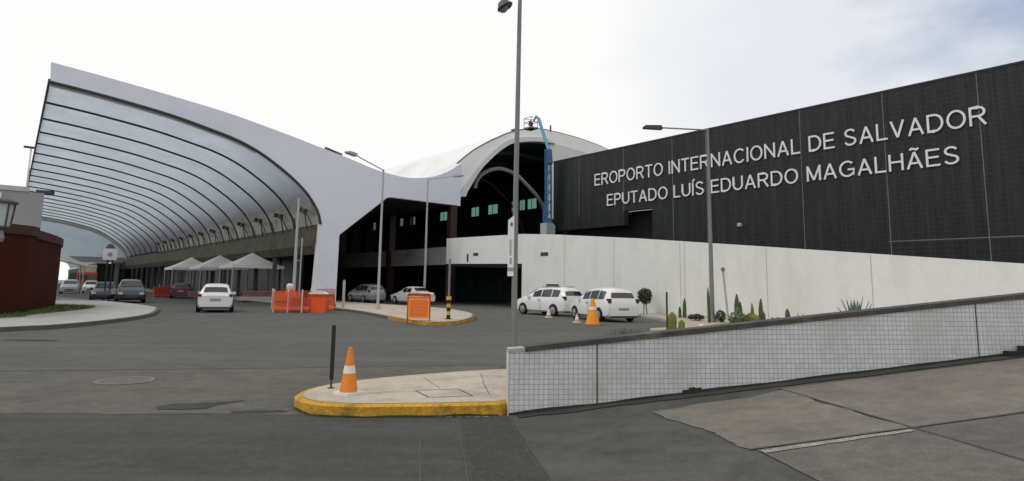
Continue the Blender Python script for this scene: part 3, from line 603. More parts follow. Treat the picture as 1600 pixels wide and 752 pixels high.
sg = thing('airport_lettering', 'two lines of pale metal letters fixed to the black wall', 'sign', (37.9, 24, 9))
W_ = .112
def arc(cx, cy, rx, ry, a0, a1, n=14): return [(cx+rx*math.cos(R(a0+(a1-a0)*i/n)), cy+ry*math.sin(R(a0+(a1-a0)*i/n))) for i in range(n+1)]
def glyph(c):
    h = W_/2
    ell = arc(.45, .5, .45-h, .5-h+.01, 90, 450, 30)
    G = {
     'A': (.82, [[(.06, 0), (.41, .97)], [(.41, .97), (.76, 0)], [(.17, .32), (.65, .32)]]),
     'C': (.84, [arc(.45, .5, .45-h, .5-h+.01, 42, 318, 24)]),
     'D': (.8, [[(h, 0), (h, 1)], [(h, h), (.36, h)]+arc(.36, .5, .44-h, .5-h, -90, 90, 18)+[(h, 1-h)]]),
     'E': (.68, [[(h, 0), (h, 1)], [(h, 1-h), (.66, 1-h)], [(h, .52), (.62, .52)], [(h, h), (.68, h)]]),
     'G': (.9, [arc(.47, .5, .47-h, .5-h+.01, 45, 325, 24)+[(.84, .12), (.84, .45), (.5, .45)]]),
     'H': (.76, [[(h, 0), (h, 1)], [(.76-h, 0), (.76-h, 1)], [(h, .52), (.76-h, .52)]]),
     'I': (W_+.02, [[(h+.01, 0), (h+.01, 1)]]),
     'L': (.6, [[(h, 1), (h, 0)], [(h, h), (.6, h)]]),
     'M': (.88, [[(h, 0), (h, 1)], [(h, .96), (.44, .06)], [(.44, .06), (.88-h, .96)], [(.88-h, 0), (.88-h, 1)]]),
     'N': (.76, [[(h, 0), (h, 1)], [(h, .94), (.76-h, .06)], [(.76-h, 0), (.76-h, 1)]]),
     'O': (.9, [ell]),
     'P': (.72, [[(h, 0), (h, 1)], [(h, 1-h), (.42, 1-h)]+arc(.42, .705, .3-h, .295-h, 90, -90, 12)+[(h, .41+h)]]),
     'R': (.78, [[(h, 0), (h, 1)], [(h, 1-h), (.44, 1-h)]+arc(.44, .715, .3-h, .285-h, 90, -90, 12)+[(h, .43+h)], [(.42, .46), (.72, .0)]]),
     'S': (.74, [arc(.37, .745, .32-h, .265-h, 20, 255, 14)+arc(.37, .265, .35-h, .275-h, 75, -165, 16)]),
     'T': (.7, [[(.35, 0), (.35, 1)], [(0, 1-h), (.7, 1-h)]]),
     'U': (.76, [[(h, 1), (h, .38)]+arc(.38, .38, .38-h, .38-h, 180, 360, 16)+[(.76-h, 1)]]),
     'V': (.78, [[(.06, 1), (.39, .04)], [(.39, .04), (.72, 1)]]),
    }
    if c == '\u00cd': w_, st = G['I']; return w_, st+[[(h, 1.07), (h+.16, 1.24)]]
    if c == '\u00c3': w_, st = G['A']; return w_, st+[[(.2, 1.1), (.3, 1.18), (.42, 1.14), (.54, 1.1), (.64, 1.18)]]
    return G[c]
def ribbon(b, pts, w2, z0, z1, tr):
    n = len(pts); L_, R_ = [], []
    for i in range(n):
        p = Vector(pts[i]); a = Vector(pts[max(0, i-1)]); c = Vector(pts[min(n-1, i+1)])
        d0 = (p-a).normalized() if i else (c-p).normalized(); d1 = (c-p).normalized() if i < n-1 else d0
        t = (d0+d1); t = t.normalized() if t.length > 1e-4 else d0
        m = min(1.6, 1/max(.4, t.dot(d1))); nn = Vector((-t.y, t.x))*w2*m; L_.append(p+nn); R_.append(p-nn)
    V = [[b.verts.new(tr(q.x, q.y, z)) for q in side] for side, z in ((L_, z0), (R_, z0), (R_, z1), (L_, z1))]
    for i in range(n-1):
        for k in range(4): b.faces.new((V[k][i], V[k][i+1], V[(k+1) % 4][i+1], V[(k+1) % 4][i]))
    b.faces.new([V[k][0] for k in range(4)]); b.faces.new([V[k][-1] for k in range(3, -1, -1)])
def text_line(txt, yl, yr, z0, zc):
    gap, sp_ = .15, .42; x = 0; lay = []
    for c in txt:
        if c == ' ': x += sp_; continue
        w_, st = glyph(c); lay.append((x, st)); x += w_+gap
    tot = x-gap; sx_ = (yl-yr)/tot; sz_ = zc-z0
    for x, st in lay:
        b = bmesh.new()
        for k, pts in enumerate(st):
            ribbon(b, pts, W_/2, 0, .07+.002*k, lambda u, v, d: (-d-.02+.1, yl-(x+u)*sx_-24, z0+v*sz_-9))
        mb = MB(); mb.b.free(); mb.b = b; mb.build('letter', letter, sg)
text_line('EROPORTO INTERNACIONAL DE SALVADOR', 37.5, 10.05, 10.0, 10.98)
text_line('EPUTADO LU\u00cdS EDUARDO MAGALH\u00c3ES', 36.1, 11.35, 8.18, 9.12)

# ------------------------------------------------------------------ brown wall, lantern
bk = thing('brown_kiosk', 'dark red brown rendered wall block at the left edge behind the grass', 'building', (0, 0, 0))
bo = dens([(-14, 22.6), (-.6, 33.2), (.7, 36.6), (1.6, 40.6), (2.15, 44.0), (2.3, 46.2)], 4)+[(1.4, 47.6), (-14, 47.6)]
MB().prism(bo, 'Z', .13, 3.45).build('wall', brown, bk)
MB().prism(inset(bo, -.08), 'Z', 3.452, 3.86).build('coping', browncap, bk)
lt = thing('wall_lantern', 'dark framed glass lantern on a bracket at the left edge', 'lantern', (-.42, 31.0, 2.92))
MB().tube([(-.75, -.3, -2.78), (-.75, -.3, .2), (-.2, -.1, .32), (0, 0, .5)], .06).build('post', lampdark, lt)
MB().lathe([(.13, .06), (.17, .2), (.1, .5)], n=8).build('bracket', steel, lt)
MB().lathe([(.16, .5), (.3, .58), (.3, .64)], n=6).build('base', lampdark, lt)
MB().lathe([(.28, .64), (.36, 1.5)], n=6).build('glass', mat('lantern_glass', (.4, .46, .45), rough=.2), lt)
fr_ = MB()
for k in range(6):
    a = 2*math.pi*k/6; fr_.tube([(.29*math.cos(a), .29*math.sin(a), .6), (.38*math.cos(a), .38*math.sin(a), 1.52)], .035, 5)
fr_.build('frame', lampdark, lt)
MB().lathe([(.48, 1.5), (.48, 1.58), (.3, 1.68), (.05, 1.74)], n=6).build('cap', lampdark, lt)

# ------------------------------------------------------------------ street lamps and poles
def lamp(loc, h, end, label, r0=.11, r1=.06, m=steel, head=True):
    t = thing('street_lamp', label, 'street lamp', loc, 0, 'street lamps with one side arm')
    MB().tube([(0, 0, 0), (0, 0, h*.5), (0, 0, h)], [r0, (r0+r1)/2, r1], 10).build('pole', m, t, smooth=True)
    MB().lathe([(r0*1.8, 0), (r0*1.8, .05), (r0*1.2, .3)], n=12).build('base', m, t)
    e = Vector((end[0]-loc[0], end[1]-loc[1], end[2]-loc[2])); a = Vector((0, 0, h-.05)); d = e-a
    MB().tube([a, a+d*.72], .035, 8).build('arm', m, t)
    hd = MB(); q = Vector((d.x, d.y, 0)).to_track_quat('X', 'Z').to_matrix().to_4x4(); q.translation = a+d*.72
    hd.prism([(-.05, -.09), (.0, .09), (.75, .07), (.85, .0), (.8, -.07)], 'Y', -.15, .15); bmesh.ops.transform(hd.b, matrix=q, verts=hd.b.verts)
    hd.build('lamp_head', m if m is steel_l else lampdark, t)
    return t
lamp((25.03, 17.4, .13), 8.85, (22.45, 19.1, 8.98), 'street lamp rising from the planting bed in front of the black wall', m=steel)
lamp((17.18, 34.7, .13), 8.3, (13.5, 32.2, 8.8), 'street lamp on the median in front of the canopy opening', r0=.085, r1=.055, m=steel_l)
lamp((27.0, 46.2, 0), 10.4, (28.3, 42.6, 10.45), 'street lamp standing behind the pale sedan', m=steel_l)
o = thing('slim_pole', 'slim grey pole beside the wide canopy column', 'pole', (15.44, 44, .13))
MB().tube([(0, 0, 0), (0, 0, 7.3)], .13, 10, r1=.08).build('shaft', steel_l, o, smooth=True); MB().tube([(.5, .3, 0), (.5, .3, 4.6)], .05, 8).build('conduit', steel_l, o); MB().tube([(0, 0, 3), (.5, .3, 3)], .03, 6).build('clamp', steel_l, o)
o = thing('distant_lamp', 'thin white lamp pole above the grey building roof at far left', 'street lamp', (.7, 90, 0))
MB().tube([(0, 0, 0), (0, 0, 16.3)], .14, 8, r1=.09).build('pole', white_paint, o); MB().box(-.7, .5, -.2, .2, 16.3, 16.5).build('lamp_head', lampdark, o)
# tall near pole
np_ = thing('tall_lamp_post', 'tall slim grey lamp post behind the end of the tiled wall', 'street lamp', (7.43, 9.43, .155))
MB().tube([(0, 0, 0), (0, 0, 3.2), (.02, -.01, 6.4), (.03, -.02, 8.0)], [.058, .05, .042, .036], 12).build('pole', steel, np_, smooth=True)
MB().lathe([(.12, 0), (.12, .03), (.07, .06)], n=12).build('base', steel, np_)
arm = [(.03, -.02, 7.9), (-.06, .05, 7.72), (-.14, .11, 7.4), (-.2, .16, 7.02)]
MB().tube(arm, .018, 8).build('arm', steel, np_, smooth=True)
hd = MB(); hd.lathe([(.03, .12), (.1, .08), (.17, -.03), (.14, -.06)], n=14)
bmesh.ops.transform(hd.b, matrix=Matrix.Translation((-.22, .17, 6.92)) @ Matrix.Rotation(R(-28), 4, Vector((.6, .8, 0))), verts=hd.b.verts)
hd.build('lamp_shade', lampdark, np_, smooth=True)
gl = MB(); gl.lathe([(.1, -.01), (.08, -.05), (.03, -.08)], n=12); bmesh.ops.transform(gl.b, matrix=Matrix.Translation((-.235, .18, 6.86)) @ Matrix.Rotation(R(-28), 4, Vector((.6, .8, 0))), verts=gl.b.verts); gl.build('lamp_glass', mat('lamp_glass_grey', (.2, .21, .22), rough=.2), np_)
sp = thing('vertical_sign', 'narrow upright white board fixed to the tall lamp post', 'sign', (7.36, 9.44, 1.78), R(-37.9))
MB().prism([(-.075, 0), (.04, 0), (.04, 1.12), (.015, 1.12), (-.075, 1.04)], 'Y', -.02, .02).build('board', white_paint, sp)
MB().box(-.03, .012, -.0235, -.0205, .93, 1.0).build('mark', greymark, sp); MB().box(-.045, .0, -.0235, -.0205, .38, .68).build('mark', mat('faint_mark', (.42, .42, .44)), sp)
MB().box(-.035, .0, -.0235, -.0205, .22, .34).build('mark', mat('mid_mark', (.3, .3, .32)), sp); MB().box(-.073, .038, -.0235, -.0205, .09, .16).build('mark', MATS['mid_mark'], sp)

# ------------------------------------------------------------------ things on the near island
def cone(loc, h, label, name='traffic_cone', m=orange_c, base=reflw, rb=.13, square=.17, bands=((.5, .66),), group='traffic cones', cat='traffic cone', rz_=0):
    t = thing(name, label, cat, loc, rz_, group)
    MB().box(-square, square, -square, square, 0, .035).build('base', base, t)
    rt_ = rb*.22; fr = lambda u: rb+(rt_-rb)*u
    MB().lathe([(fr(0), .036), (fr(0), .05)]+[(fr(u), .05+(h-.05)*u) for u in (.1, .5, .9, 1)]+[(rt_*.6, h+.004)], n=20).build('body', m, t, smooth=True)
    for a, b_ in bands:
        g = MB(); n = 20; A_ = []; 
        for u in (a, b_): A_.append([g.b.verts.new(((fr(u)+.004)*math.cos(2*math.pi*k/n), (fr(u)+.004)*math.sin(2*math.pi*k/n), .05+(h-.05)*u)) for k in range(n)])
        for k in range(n): g.b.faces.new((A_[0][k], A_[0][(k+1) % n], A_[1][(k+1) % n], A_[1][k]))
        g.build('reflective_band', reflw, t, smooth=True)
    return t
cone((3.66, 8.14, .16), .6, 'worn orange cone with one white band on the yellow kerbed island', rb=.115, square=.14, bands=((.4, .58),), rz_=.3)
ps = thing('slim_black_post', 'thin upright black post beside the cone on the near island', 'post', (3.66, 8.72, .16))
MB().tube([(0, 0, 0), (0, 0, .14)], .014, 8).build('rod', trim, ps); MB().tube([(0, 0, .12), (0, 0, .86)], .029, 12).build('sleeve', black, ps)
MB().lathe([(.05, 0), (.05, .008)], n=12).build('foot', trim, ps)
# far cones
cone((19.81, 19.72, 0), 1.12, 'tall orange yellow cone with a red base behind the second white minivan', base=redp, rb=.3, square=.38, bands=((.55, .68),), m=mat('cone_yellow_orange', (.8, .32, .03), var=.1), rz_=.5)
cone((20.4, 21.3, 0), .42, 'small faded cone just left of the tall orange yellow cone', rb=.11, square=.15, m=mat('faded_cone', (.62, .3, .2), var=.2), bands=((.25, .75),), rz_=.2)
cone((22.3, 25.4, 0), .52, 'small pinkish cone beside the rear wheel of the first white minivan', rb=.13, square=.18, m=mat('pink_cone', (.6, .28, .22), var=.2), bands=((.2, .8),), rz_=.7)

# A-frame sign
af = thing('roadworks_sign', 'orange A-frame roadworks board standing on the median kerb', 'sign', (13.35, 23.25, .0), R(-31)); af.scale = (.9, 1, 1)
for sgn in (-1, 1):
    rot = Matrix.Rotation(R(11)*sgn, 4, 'X')
    g = MB(); 
    for x in (-.5, .5): g.box(x-.03, x+.03, -.02, .02, -1.2, 0)
    g.box(-.5, .5, -.02, .02, -1.2+.28, -1.2+.34); bmesh.ops.transform(g.b, matrix=Matrix.Translation((0, 0, 1.2)) @ rot, verts=g.b.verts); g.build('frame', redp, af)
    g = MB().box(-.47, .47, -.035, -.021, -.98, -.1) if sgn < 0 else MB().box(-.47, .47, .021, .035, -.98, -.1)
    bmesh.ops.transform(g.b, matrix=Matrix.Translation((0, 0, 1.2)) @ rot, verts=g.b.verts); bd = g.build('board', mat('orange_board', (.8, .16, .015), var=.1, scale=4), af)
    if sgn < 0:
        for a, b_, z in ((-.3, .25, -.35), (-.2, .18, -.5), (-.34, .3, -.62), (-.3, .1, -.74)):
            g = MB().box(a, b_, -.039, -.0355, z-.03, z+.03); bmesh.ops.transform(g.b, matrix=Matrix.Translation((0, 0, 1.2)) @ rot, verts=g.b.verts); g.build('faded_print', smear, bd)
        g = MB()
        for a in (-.45, .42): g.box(a, a+.03, -.039, -.0355, -.96, -.2)
        g.box(-.42, .42, -.039, -.0355, -.96, -.93).box(-.42, .42, -.039, -.0355, -.23, -.2)
        bmesh.ops.transform(g.b, matrix=Matrix.Translation((0, 0, 1.2)) @ rot, verts=g.b.verts); g.build('border', mat('board_border', (.85, .38, .2)), bd)
MB().box(-.5, .5, -.05, .05, 1.13, 1.24).build('top_rail', redp, af)
bo_ = thing('striped_bollard', 'yellow and black striped bollard with a thin post on the median tip', 'bollard', (15.2, 23.9, .135))
for k in range(6): MB().tube([(0, 0, .02+k*.16), (0, 0, .178+k*.16)], .085 if k < 5 else .11, 12).build('band', yellow2 if k % 2 else black, bo_)
MB().tube([(0, 0, .9), (0, 0, 2.6)], .05, 8).build('post', steel, bo_)
MB().lathe([(.17, 0), (.17, .02)], n=12).build('foot', black, bo_)

# ------------------------------------------------------------------ roadworks barriers
def barrier(loc, rz_, label, m=orange, L=1.05, Hh=.8):
    t = thing('plastic_barrier', label, 'barrier', loc, rz_, 'orange plastic barriers')
    g = MB().prism([(-.24, .03), (.24, .03), (.24, .16), (.13, .32), (.1, Hh), (-.1, Hh), (-.13, .32), (-.24, .16)], 'X', -L/2, L/2)
    g.build('body', m, t)
    for y in (-1, 1):
        MB().box(-L*.36, L*.36, y*.116-.008, y*.116+.008, .48, .6).build('slot', redp, t)
    for x in (-.3, .3): MB().box(x-.09, x+.09, -.2, .2, 0, .029).build('foot', rubber, t)
    return t
barrier((11.9, 35.6, 0), R(-30), 'leftmost orange barrier of the roadworks row', L=1.0)
barrier((12.75, 35.0, 0), R(-38), 'faded orange barrier between the leftmost barrier and the bright orange bin', m=redp, L=1.0)
barrier((12.6, 37.0, 0), R(-20), 'orange barrier set back behind the roadworks row', L=1.1, Hh=1.0)
barrier((14.6, 36.3, 0), R(25), 'orange barrier angled back right of the bright orange bin', m=orange, L=1.1)
barrier((15.4, 37.6, .14), R(50), 'dim red barrier against the foot of the canopy column', m=redp, L=1.2)
barrier((15.9, 39.5, .14), R(70), 'small orange barrier on the median behind the pale stake', L=.9, Hh=.7)
barrier((13.4, 58.5, 0), R(20), 'far orange barrier just right of the white hatchback roof', L=1.3, Hh=.9)
barrier((11.9, 70.5, 0), R(15), 'far red barrier left of the dark red car', m=redp, L=1.6, Hh=1.0)
bx = thing('orange_bin', 'bright orange box shaped bin with white sheet on top', 'bin', (13.65, 34.75, 0), R(-36))
MB().prism([(-.42, 0), (.42, 0), (.5, .9), (-.5, .9)], 'Y', -.4, .4).build('body', orange_b, bx)
MB().box(-.54, .54, -.44, .44, .9, 1.0).build('rim', redp, bx)
MB().prism([(-.5, 1.0), (.45, 1.0), (.3, 1.12), (-.1, 1.16), (-.45, 1.07)], 'Y', -.38, .3).build('sheet', white_paint, bx)
dr = thing('traffic_drum', 'orange traffic drum with a white cap behind the leftmost barrier', 'traffic drum', (13.15, 38.1, 0))
MB().lathe([(.34, 0), (.34, .1), (.27, .12), (.26, .5), (.24, .52), (.22, 1.25)], n=16).build('body', mat('drum_orange', (.6, .2, .03), var=.2), dr, smooth=True)
MB().lathe([(.275, .7), (.265, .9)], n=16).build('band', reflw, dr); MB().lathe([(.2, 1.251), (.22, 1.42), (.12, 1.55)], n=14).build('cap', mat('cap_pinkish_white', (.7, .6, .56)), dr)
# orange fence netting panels further left
def netpanel(loc, rz_, L, label, m=orange):
    t = thing('netting_fence', label, 'fence', loc, rz_, 'orange netting fences')
    g = MB()
    for i in range(int(L/.12)+1): g.box(i*.12-.012, i*.12+.012, -.006, .006, .15, 1.1)
    for i in range(9): g.box(0, L, -.0085, .0085, .15+i*.115, .185+i*.115)
    g.build('net', m, t)
    for x in (0, L/2, L): MB().tube([(x, .04, 0), (x, .04, 1.25)], .035, 6).build('post', reflw, t)
    return t
netpanel((12.4, 75, 0), R(35), 3.2, 'orange netting left of the dark red car', orange)
netpanel((11.35, 35.35, 0), R(-34), 1.5, 'orange netting along the front of the roadworks row', mat('netting_orange_red', (.7, .13, .06), var=.25))
netpanel((12.4, 38.8, 0), R(5), 2.4, 'orange netting behind the roadworks drum')
netpanel((15.0, 38.6, .135), R(28), 1.7, 'red orange netting right of the canopy column foot', redp)
o = thing('white_stake', 'pale upright stake right of the canopy column foot', 'stake', (16.3, 37.6, .135)); MB().box(-.06, .06, -.06, .06, 0, 1.6).build('shaft', steel_l, o); MB().prism([(-.06, 1.6), (.06, 1.6), (0, 1.68)], 'Y', -.05, .05).build('tip', steel_l, o)
netpanel((15.2, 66.5, .135), R(60), 3.0, 'faded red netting beneath the middle gazebo', redp)
netpanel((14.2, 75.0, .135), R(60), 3.4, 'orange netting beneath the farthest gazebo', orange)
# pink brick planter and slab steps
pl = thing('brick_planter', 'low pinkish brick planter wall under the white gazebos', 'planter', (16.0, 57.5, .135))
MB().box(0, 4.2, 0, .5, 0, .62).build('wall', brickpink, pl); MB().box(-.05, 4.25, -.05, .55, .621, .7).build('coping', mat('planter_cap', (.3, .2, .17)), pl)
st_ = thing('stone_step', 'pale low stone step in front of the brick planter', 'step', (14.6, 53.2, .135)); MB().box(0, 3.1, 0, 1.6, 0, .14).box(.2, 3.0, .3, 1.6, .1401, .28).build('tread', walk_l, st_)
pl2 = thing('brick_planter', 'low reddish brick planter wall left of the white hatchback', 'planter', (13.0, 64, .135)); MB().box(0, 3.2, 0, .5, 0, .5).build('wall', brickpink, pl2); MB().box(-.05, 3.25, -.05, .55, .501, .56).build('coping', MATS['planter_cap'], pl2)

# ------------------------------------------------------------------ gazebos
def gazebo():
    t = thing('gazebo', '', 'gazebo', (0, 0, 0), 0, 'white gazebos under the canopy')
    a = 2.3; b = bmesh.new(); n = 8; rings = []
    for i in range(n+1):
        u = i/n; wd = a*(1-u); z = 3.1+1.25*(u**1.25)
        rings.append([b.verts.new((x*wd, y*wd, z)) for x, y in ((-1, -1), (0, -1), (1, -1), (1, 0), (1, 1), (0, 1), (-1, 1), (-1, 0))] if i < n else [b.verts.new((0, 0, z))])
    for i in range(n-1):
        for k in range(8): b.faces.new((rings[i][k], rings[i][(k+1) % 8], rings[i+1][(k+1) % 8], rings[i+1][k]))
    for k in range(8): b.faces.new((rings[n-1][k], rings[n-1][(k+1) % 8], rings[n][0]))
    low = [b.verts.new((v.co.x*1.01, v.co.y*1.01, 2.86)) for v in rings[0]]
    for k in range(8): b.faces.new((low[k], low[(k+1) % 8], rings[0][(k+1) % 8], rings[0][k]))
    m = MB(); m.b.free(); m.b = b; m.build('roof', tentw, t)
    for x in (-1, 1):
        for y in (-1, 1): MB().tube([(x*a*.97, y*a*.97, .135), (x*a*.97, y*a*.97, 3.05)], .05, 8).build('leg', steel_l, t)
    return t
gz = gazebo()
for i, ((x, y), lb) in enumerate(zip([(18.0, 63.0), (17.3, 72), (16.5, 81.5)], ['nearest and rightmost white peaked gazebo under the canopy', 'middle white peaked gazebo between its two neighbours', 'farthest and leftmost white peaked gazebo'])):
    o = gz if i == 0 else copy_tree(gz); o.location = (x, y, 0); o['label'] = lb

# ------------------------------------------------------------------ cars
PROF = {
 'minivan': [(2.15, .34, .60, .62, .62, .58, .45), (2.07, .24, .76, .79, .78, .72, .6), (1.8, .2, .86, .9, .84, .79, .68), (1.3, .2, .96, 1.04, .86, .82, .7), (.35, .2, .98, 1.44, .87, .82, .62), (.0, .2, .98, 1.53, .87, .82, .6), (-.9, .2, .98, 1.58, .87, .82, .58), (-1.6, .2, 1.0, 1.53, .87, .82, .58), (-1.88, .2, 1.0, 1.42, .86, .81, .58), (-2.08, .24, 1.02, 1.06, .84, .79, .7), (-2.15, .36, .9, .92, .8, .75, .68)],
 'hatch': [(1.95, .34, .56, .58, .6, .55, .45), (1.86, .24, .7, .73, .76, .7, .6), (1.5, .2, .84, .9, .82, .77, .66), (1.0, .2, .92, 1.0, .84, .8, .68), (.35, .2, .93, 1.38, .85, .8, .6), (.0, .2, .94, 1.46, .85, .8, .58), (-.8, .2, .95, 1.48, .85, .8, .57), (-1.4, .2, .96, 1.44, .85, .8, .55), (-1.6, .2, .96, 1.38, .84, .79, .54), (-1.84, .24, .96, 1.0, .83, .77, .66), (-1.95, .34, .84, .86, .8, .74, .66)],
 'sedan': [(2.2, .34, .56, .58, .6, .55, .45), (2.1, .24, .7, .73, .76, .7, .6), (1.6, .2, .84, .88, .82, .77, .66), (.95, .2, .9, .98, .84, .8, .68), (.25, .2, .92, 1.36, .85, .8, .58), (-.1, .2, .93, 1.43, .85, .8, .56), (-.9, .2, .94, 1.4, .85, .8, .55), (-1.5, .2, .95, 1.04, .84, .8, .62), (-2.05, .22, .93, .99, .82, .77, .66), (-2.2, .34, .8, .84, .78, .72, .62)],
}
def lerp_prof(pf, y):
    for a, b in zip(pf, pf[1:]):
        if b[0] <= y <= a[0]:
            t = (y-a[0])/(b[0]-a[0]) if b[0] != a[0] else 0; return tuple(p+(q-p)*t for p, q in zip(a, b))
    return pf[0] if y > pf[0][0] else pf[-1]
def car(kind, m, loc, heading, label, group=None, cat='car', rack=False, scale=1, name='parked_car', plate_=True, spare=False):
    pf = PROF[kind]; t = thing(name, label, cat, loc, -heading, group); t.scale = (scale,)*3
    ys = []
    for a, b in zip(pf, pf[1:]):
        k = max(1, int(abs(a[0]-b[0])/.18)); ys += [a[0]+(b[0]-a[0])*i/k for i in range(k)]
    ys.append(pf[-1][0])
    def sec(y, o=0):
        _, zb, be, ro, wl_, wb, wr = lerp_prof(pf, y); tall = min(1, max(0, (ro-be)/.3))
        return [(0, zb), (wl_*.86, zb), (wl_*.98, zb+.09), (wl_, zb+(be-zb)*.5), (wl_*.99, zb+(be-zb)*.78), (wb, be), (wb-(wb-wr)*.5, be+(ro-be)*.5), (wr+.01, ro-.05*tall), (wr-.09, ro), (wr*.45, ro+.018), (0, ro+.025)]
    b = bmesh.new(); rows = []
    for y in ys:
        s = sec(y); pts = s+[(-x, z) for x, z in s[-2:0:-1]]
        rows.append([b.verts.new((x, y, z)) for x, z in pts])
    n = len(rows[0])
    for A_, B_ in zip(rows, rows[1:]):
        for k in range(n): b.faces.new((A_[k], A_[(k+1) % n], B_[(k+1) % n], B_[k]))
    b.faces.new(rows[0]); b.faces.new(rows[-1][::-1])
    mb = MB(); mb.b.free(); mb.b = b; mb.build('body', m, t, smooth=True)
    fy, ry = pf[0][0], pf[-1][0]
    # side glass panels between pillars
    gi = [i for i, p in enumerate(pf) if p[3]-p[2] > .3]; y0 = pf[gi[0]][0]+.12; y1 = pf[gi[-1]][0]+.05
    cuts = {'minivan': (.55, -.2, -1.05, -1.7), 'hatch': (.38, -.35, -1.25), 'sedan': (.3, -.35, -1.0)}[kind]
    for sx_ in (-1, 1):
        for a, c in zip(cuts, cuts[1:]):
            ya, yc = a-.035, c+.035; k = 6; g = bmesh.new(); rw = []
            for i in range(k+1):
                y = ya+(yc-ya)*i/k; _, zb, be, ro, wl_, wb, wr = lerp_prof(pf, y); row = []
                for u in (.1, .5, .86):
                    xx = wb+(wr+.01-wb)*u; zz = be+(ro-.05-be)*u
                    row.append(g.verts.new((sx_*(xx+.012), y, zz)))
                rw.append(row)
            for A_, B_ in zip(rw, rw[1:]):
                for q in range(2): g.faces.new((A_[q], A_[q+1], B_[q+1], B_[q]))
            mb = MB(); mb.b.free(); mb.b = g; mb.build('side_window', glass, t)
        for yy in (cuts[0]+.22,):
            MB().box(sx_*.86-.09, sx_*.86+.09, yy-.06, yy+.1, pf[3][2]-.02, pf[3][2]+.13).build('mirror', m, t)
        # door seam and handle
        MB().box(sx_*.872-.004, sx_*.872+.004, cuts[1]-.008, cuts[1]+.008, .32, .93).build('door_seam', trim, t)
        MB().box(sx_*.872-.016, sx_*.872+.016, cuts[1]+.06, cuts[1]+.22, .84, .87).build('handle', trim, t)
    def panel(ya, yb, u0, u1, nm, wf):
        A_ = lerp_prof(pf, ya); B_ = lerp_prof(pf, yb); g = bmesh.new(); rows_ = []
        pa = Vector((0, ya, A_[3])); pb = Vector((0, yb, B_[3])); d = (pb-pa).normalized(); nrm = Vector((0, -d.z, d.y)); nrm = nrm if nrm.z > 0 else -nrm
        for u in [u0+(u1-u0)*i/3 for i in range(4)]:
            p = pa.lerp(pb, u); wd = (A_[6]+(B_[6]-A_[6])*u)*wf
            rows_.append([g.verts.new((wd*q, p.y+nrm.y*(.02+.02*(1-q*q)), p.z+nrm.z*(.016+.025*(1-q*q)))) for q in (-1, -.5, 0, .5, 1)])
        for r0, r1 in zip(rows_, rows_[1:]):
            for k in range(4): g.faces.new((r0[k], r0[k+1], r1[k+1], r1[k]))
        mb = MB(); mb.b.free(); mb.b = g; mb.build(nm, glass, t)
    panel(pf[3][0], pf[4][0], .08, .96, 'windshield', .93)
    ri = gi[-1]; panel(pf[ri][0], pf[ri+1][0], .22, .86, 'rear_window', .9)
    zl = pf[-2][2]
    for sx_ in (-1, 1):
        MB().box(sx_*.73-.075, sx_*.73+.075, ry-.02, ry+.2, zl-.14, zl+(.06 if kind == 'minivan' else .0)).build('tail_light', tail, t)
        MB().box(sx_*.62-.14, sx_*.62+.14, fy-.17, fy+.012, .58, .74).build('headlight', lens, t)
    MB().box(-.26, .26, ry-.022, ry+.02, .6 if kind != 'minivan' else .55, .73 if kind != 'minivan' else .66).build('number_plate', plate, t)
    MB().box(-.72, .72, ry-.035, ry+.2, .3, .47).build('rear_bumper', m, t); MB().box(-.7, .7, ry-.03, ry+.15, .2, .299).build('bumper_trim', trim, t)
    MB().box(-.4, .4, fy-.06, fy+.012, .4, .55).build('grille', trim, t)
    wy = (1.32, -1.3) if kind == 'minivan' else ((1.2, -1.18) if kind == 'hatch' else (1.32, -1.32))
    for y in wy:
        for sx_ in (-1, 1):
            xo = sx_*.79
            q = MB(); q.lathe([(.2, -.1), (.29, -.1), (.31, -.07), (.31, .07), (.29, .1), (.2, .1)], n=22)
            bmesh.ops.transform(q.b, matrix=Matrix.Translation((xo, y, .31)) @ Matrix.Rotation(R(90), 4, 'Y'), verts=q.b.verts)
            wh = q.build('wheel', rubber, t, smooth=True)
            q = MB(); q.lathe([(.2, -.02), (.2, .0), (.05, .02)], n=16)
            bmesh.ops.transform(q.b, matrix=Matrix.Translation((xo+sx_*.105, y, .31)) @ Matrix.Rotation(R(90)*sx_, 4, 'Y'), verts=q.b.verts)
            q.build('rim', alloy, wh)
            # dark wheel arch, half ring on the flank
            pts = [(y+.37*math.cos(R(a)), max(.2, .3+.37*math.sin(R(a)))) for a in range(-15, 196, 15)]
            MB().prism(pts, 'X', sx_*.868-.004, sx_*.868+.006).build('wheel_arch', black, t)
            for o_ in (wh,): pass
    # wheels sit proud of the arch panel
    for ch in t.children:
        if ch.name.startswith('wheel') and not ch.name.startswith('wheel_arch'):
            cx = sum(v.co.x for v in ch.data.vertices)/len(ch.data.vertices); ch.location.x = .012 if cx > 0 else -.012
    if rack:
        for sx_ in (-1, 1): MB().tube([(sx_*.5, .0, 1.58), (sx_*.5, -1.5, 1.59)], .02, 6).build('roof_rail', trim, t)
        MB().box(-.42, .42, -.35, -.2, 1.62, 1.74).build('roof_sign', trim, t)
    return t
car('hatch', carwhite, (9.05, 37.75, 0), R(15), 'white hatchback seen from behind on the left roadway', name='hatchback')
car('minivan', carwhite, (24.4, 27.75, 0), R(0), 'white minivan with a dark roof sign parked nearer the dark opening', 'white minivans by the white wall', name='minivan', rack=True)
car('minivan', carwhite, (23.25, 22.5, 0), R(18), 'white minivan with its rear towards us behind the tall orange cone', 'white minivans by the white wall', name='minivan')
car('minivan', carsilver, (24.7, 52.2, 0), R(0), 'silver grey minivan in the shade left of the pale sedan', name='minivan')
car('sedan', carwhite, (26.0, 46.4, 0), R(-2), 'pale white sedan in the shade behind the orange board', name='sedan')
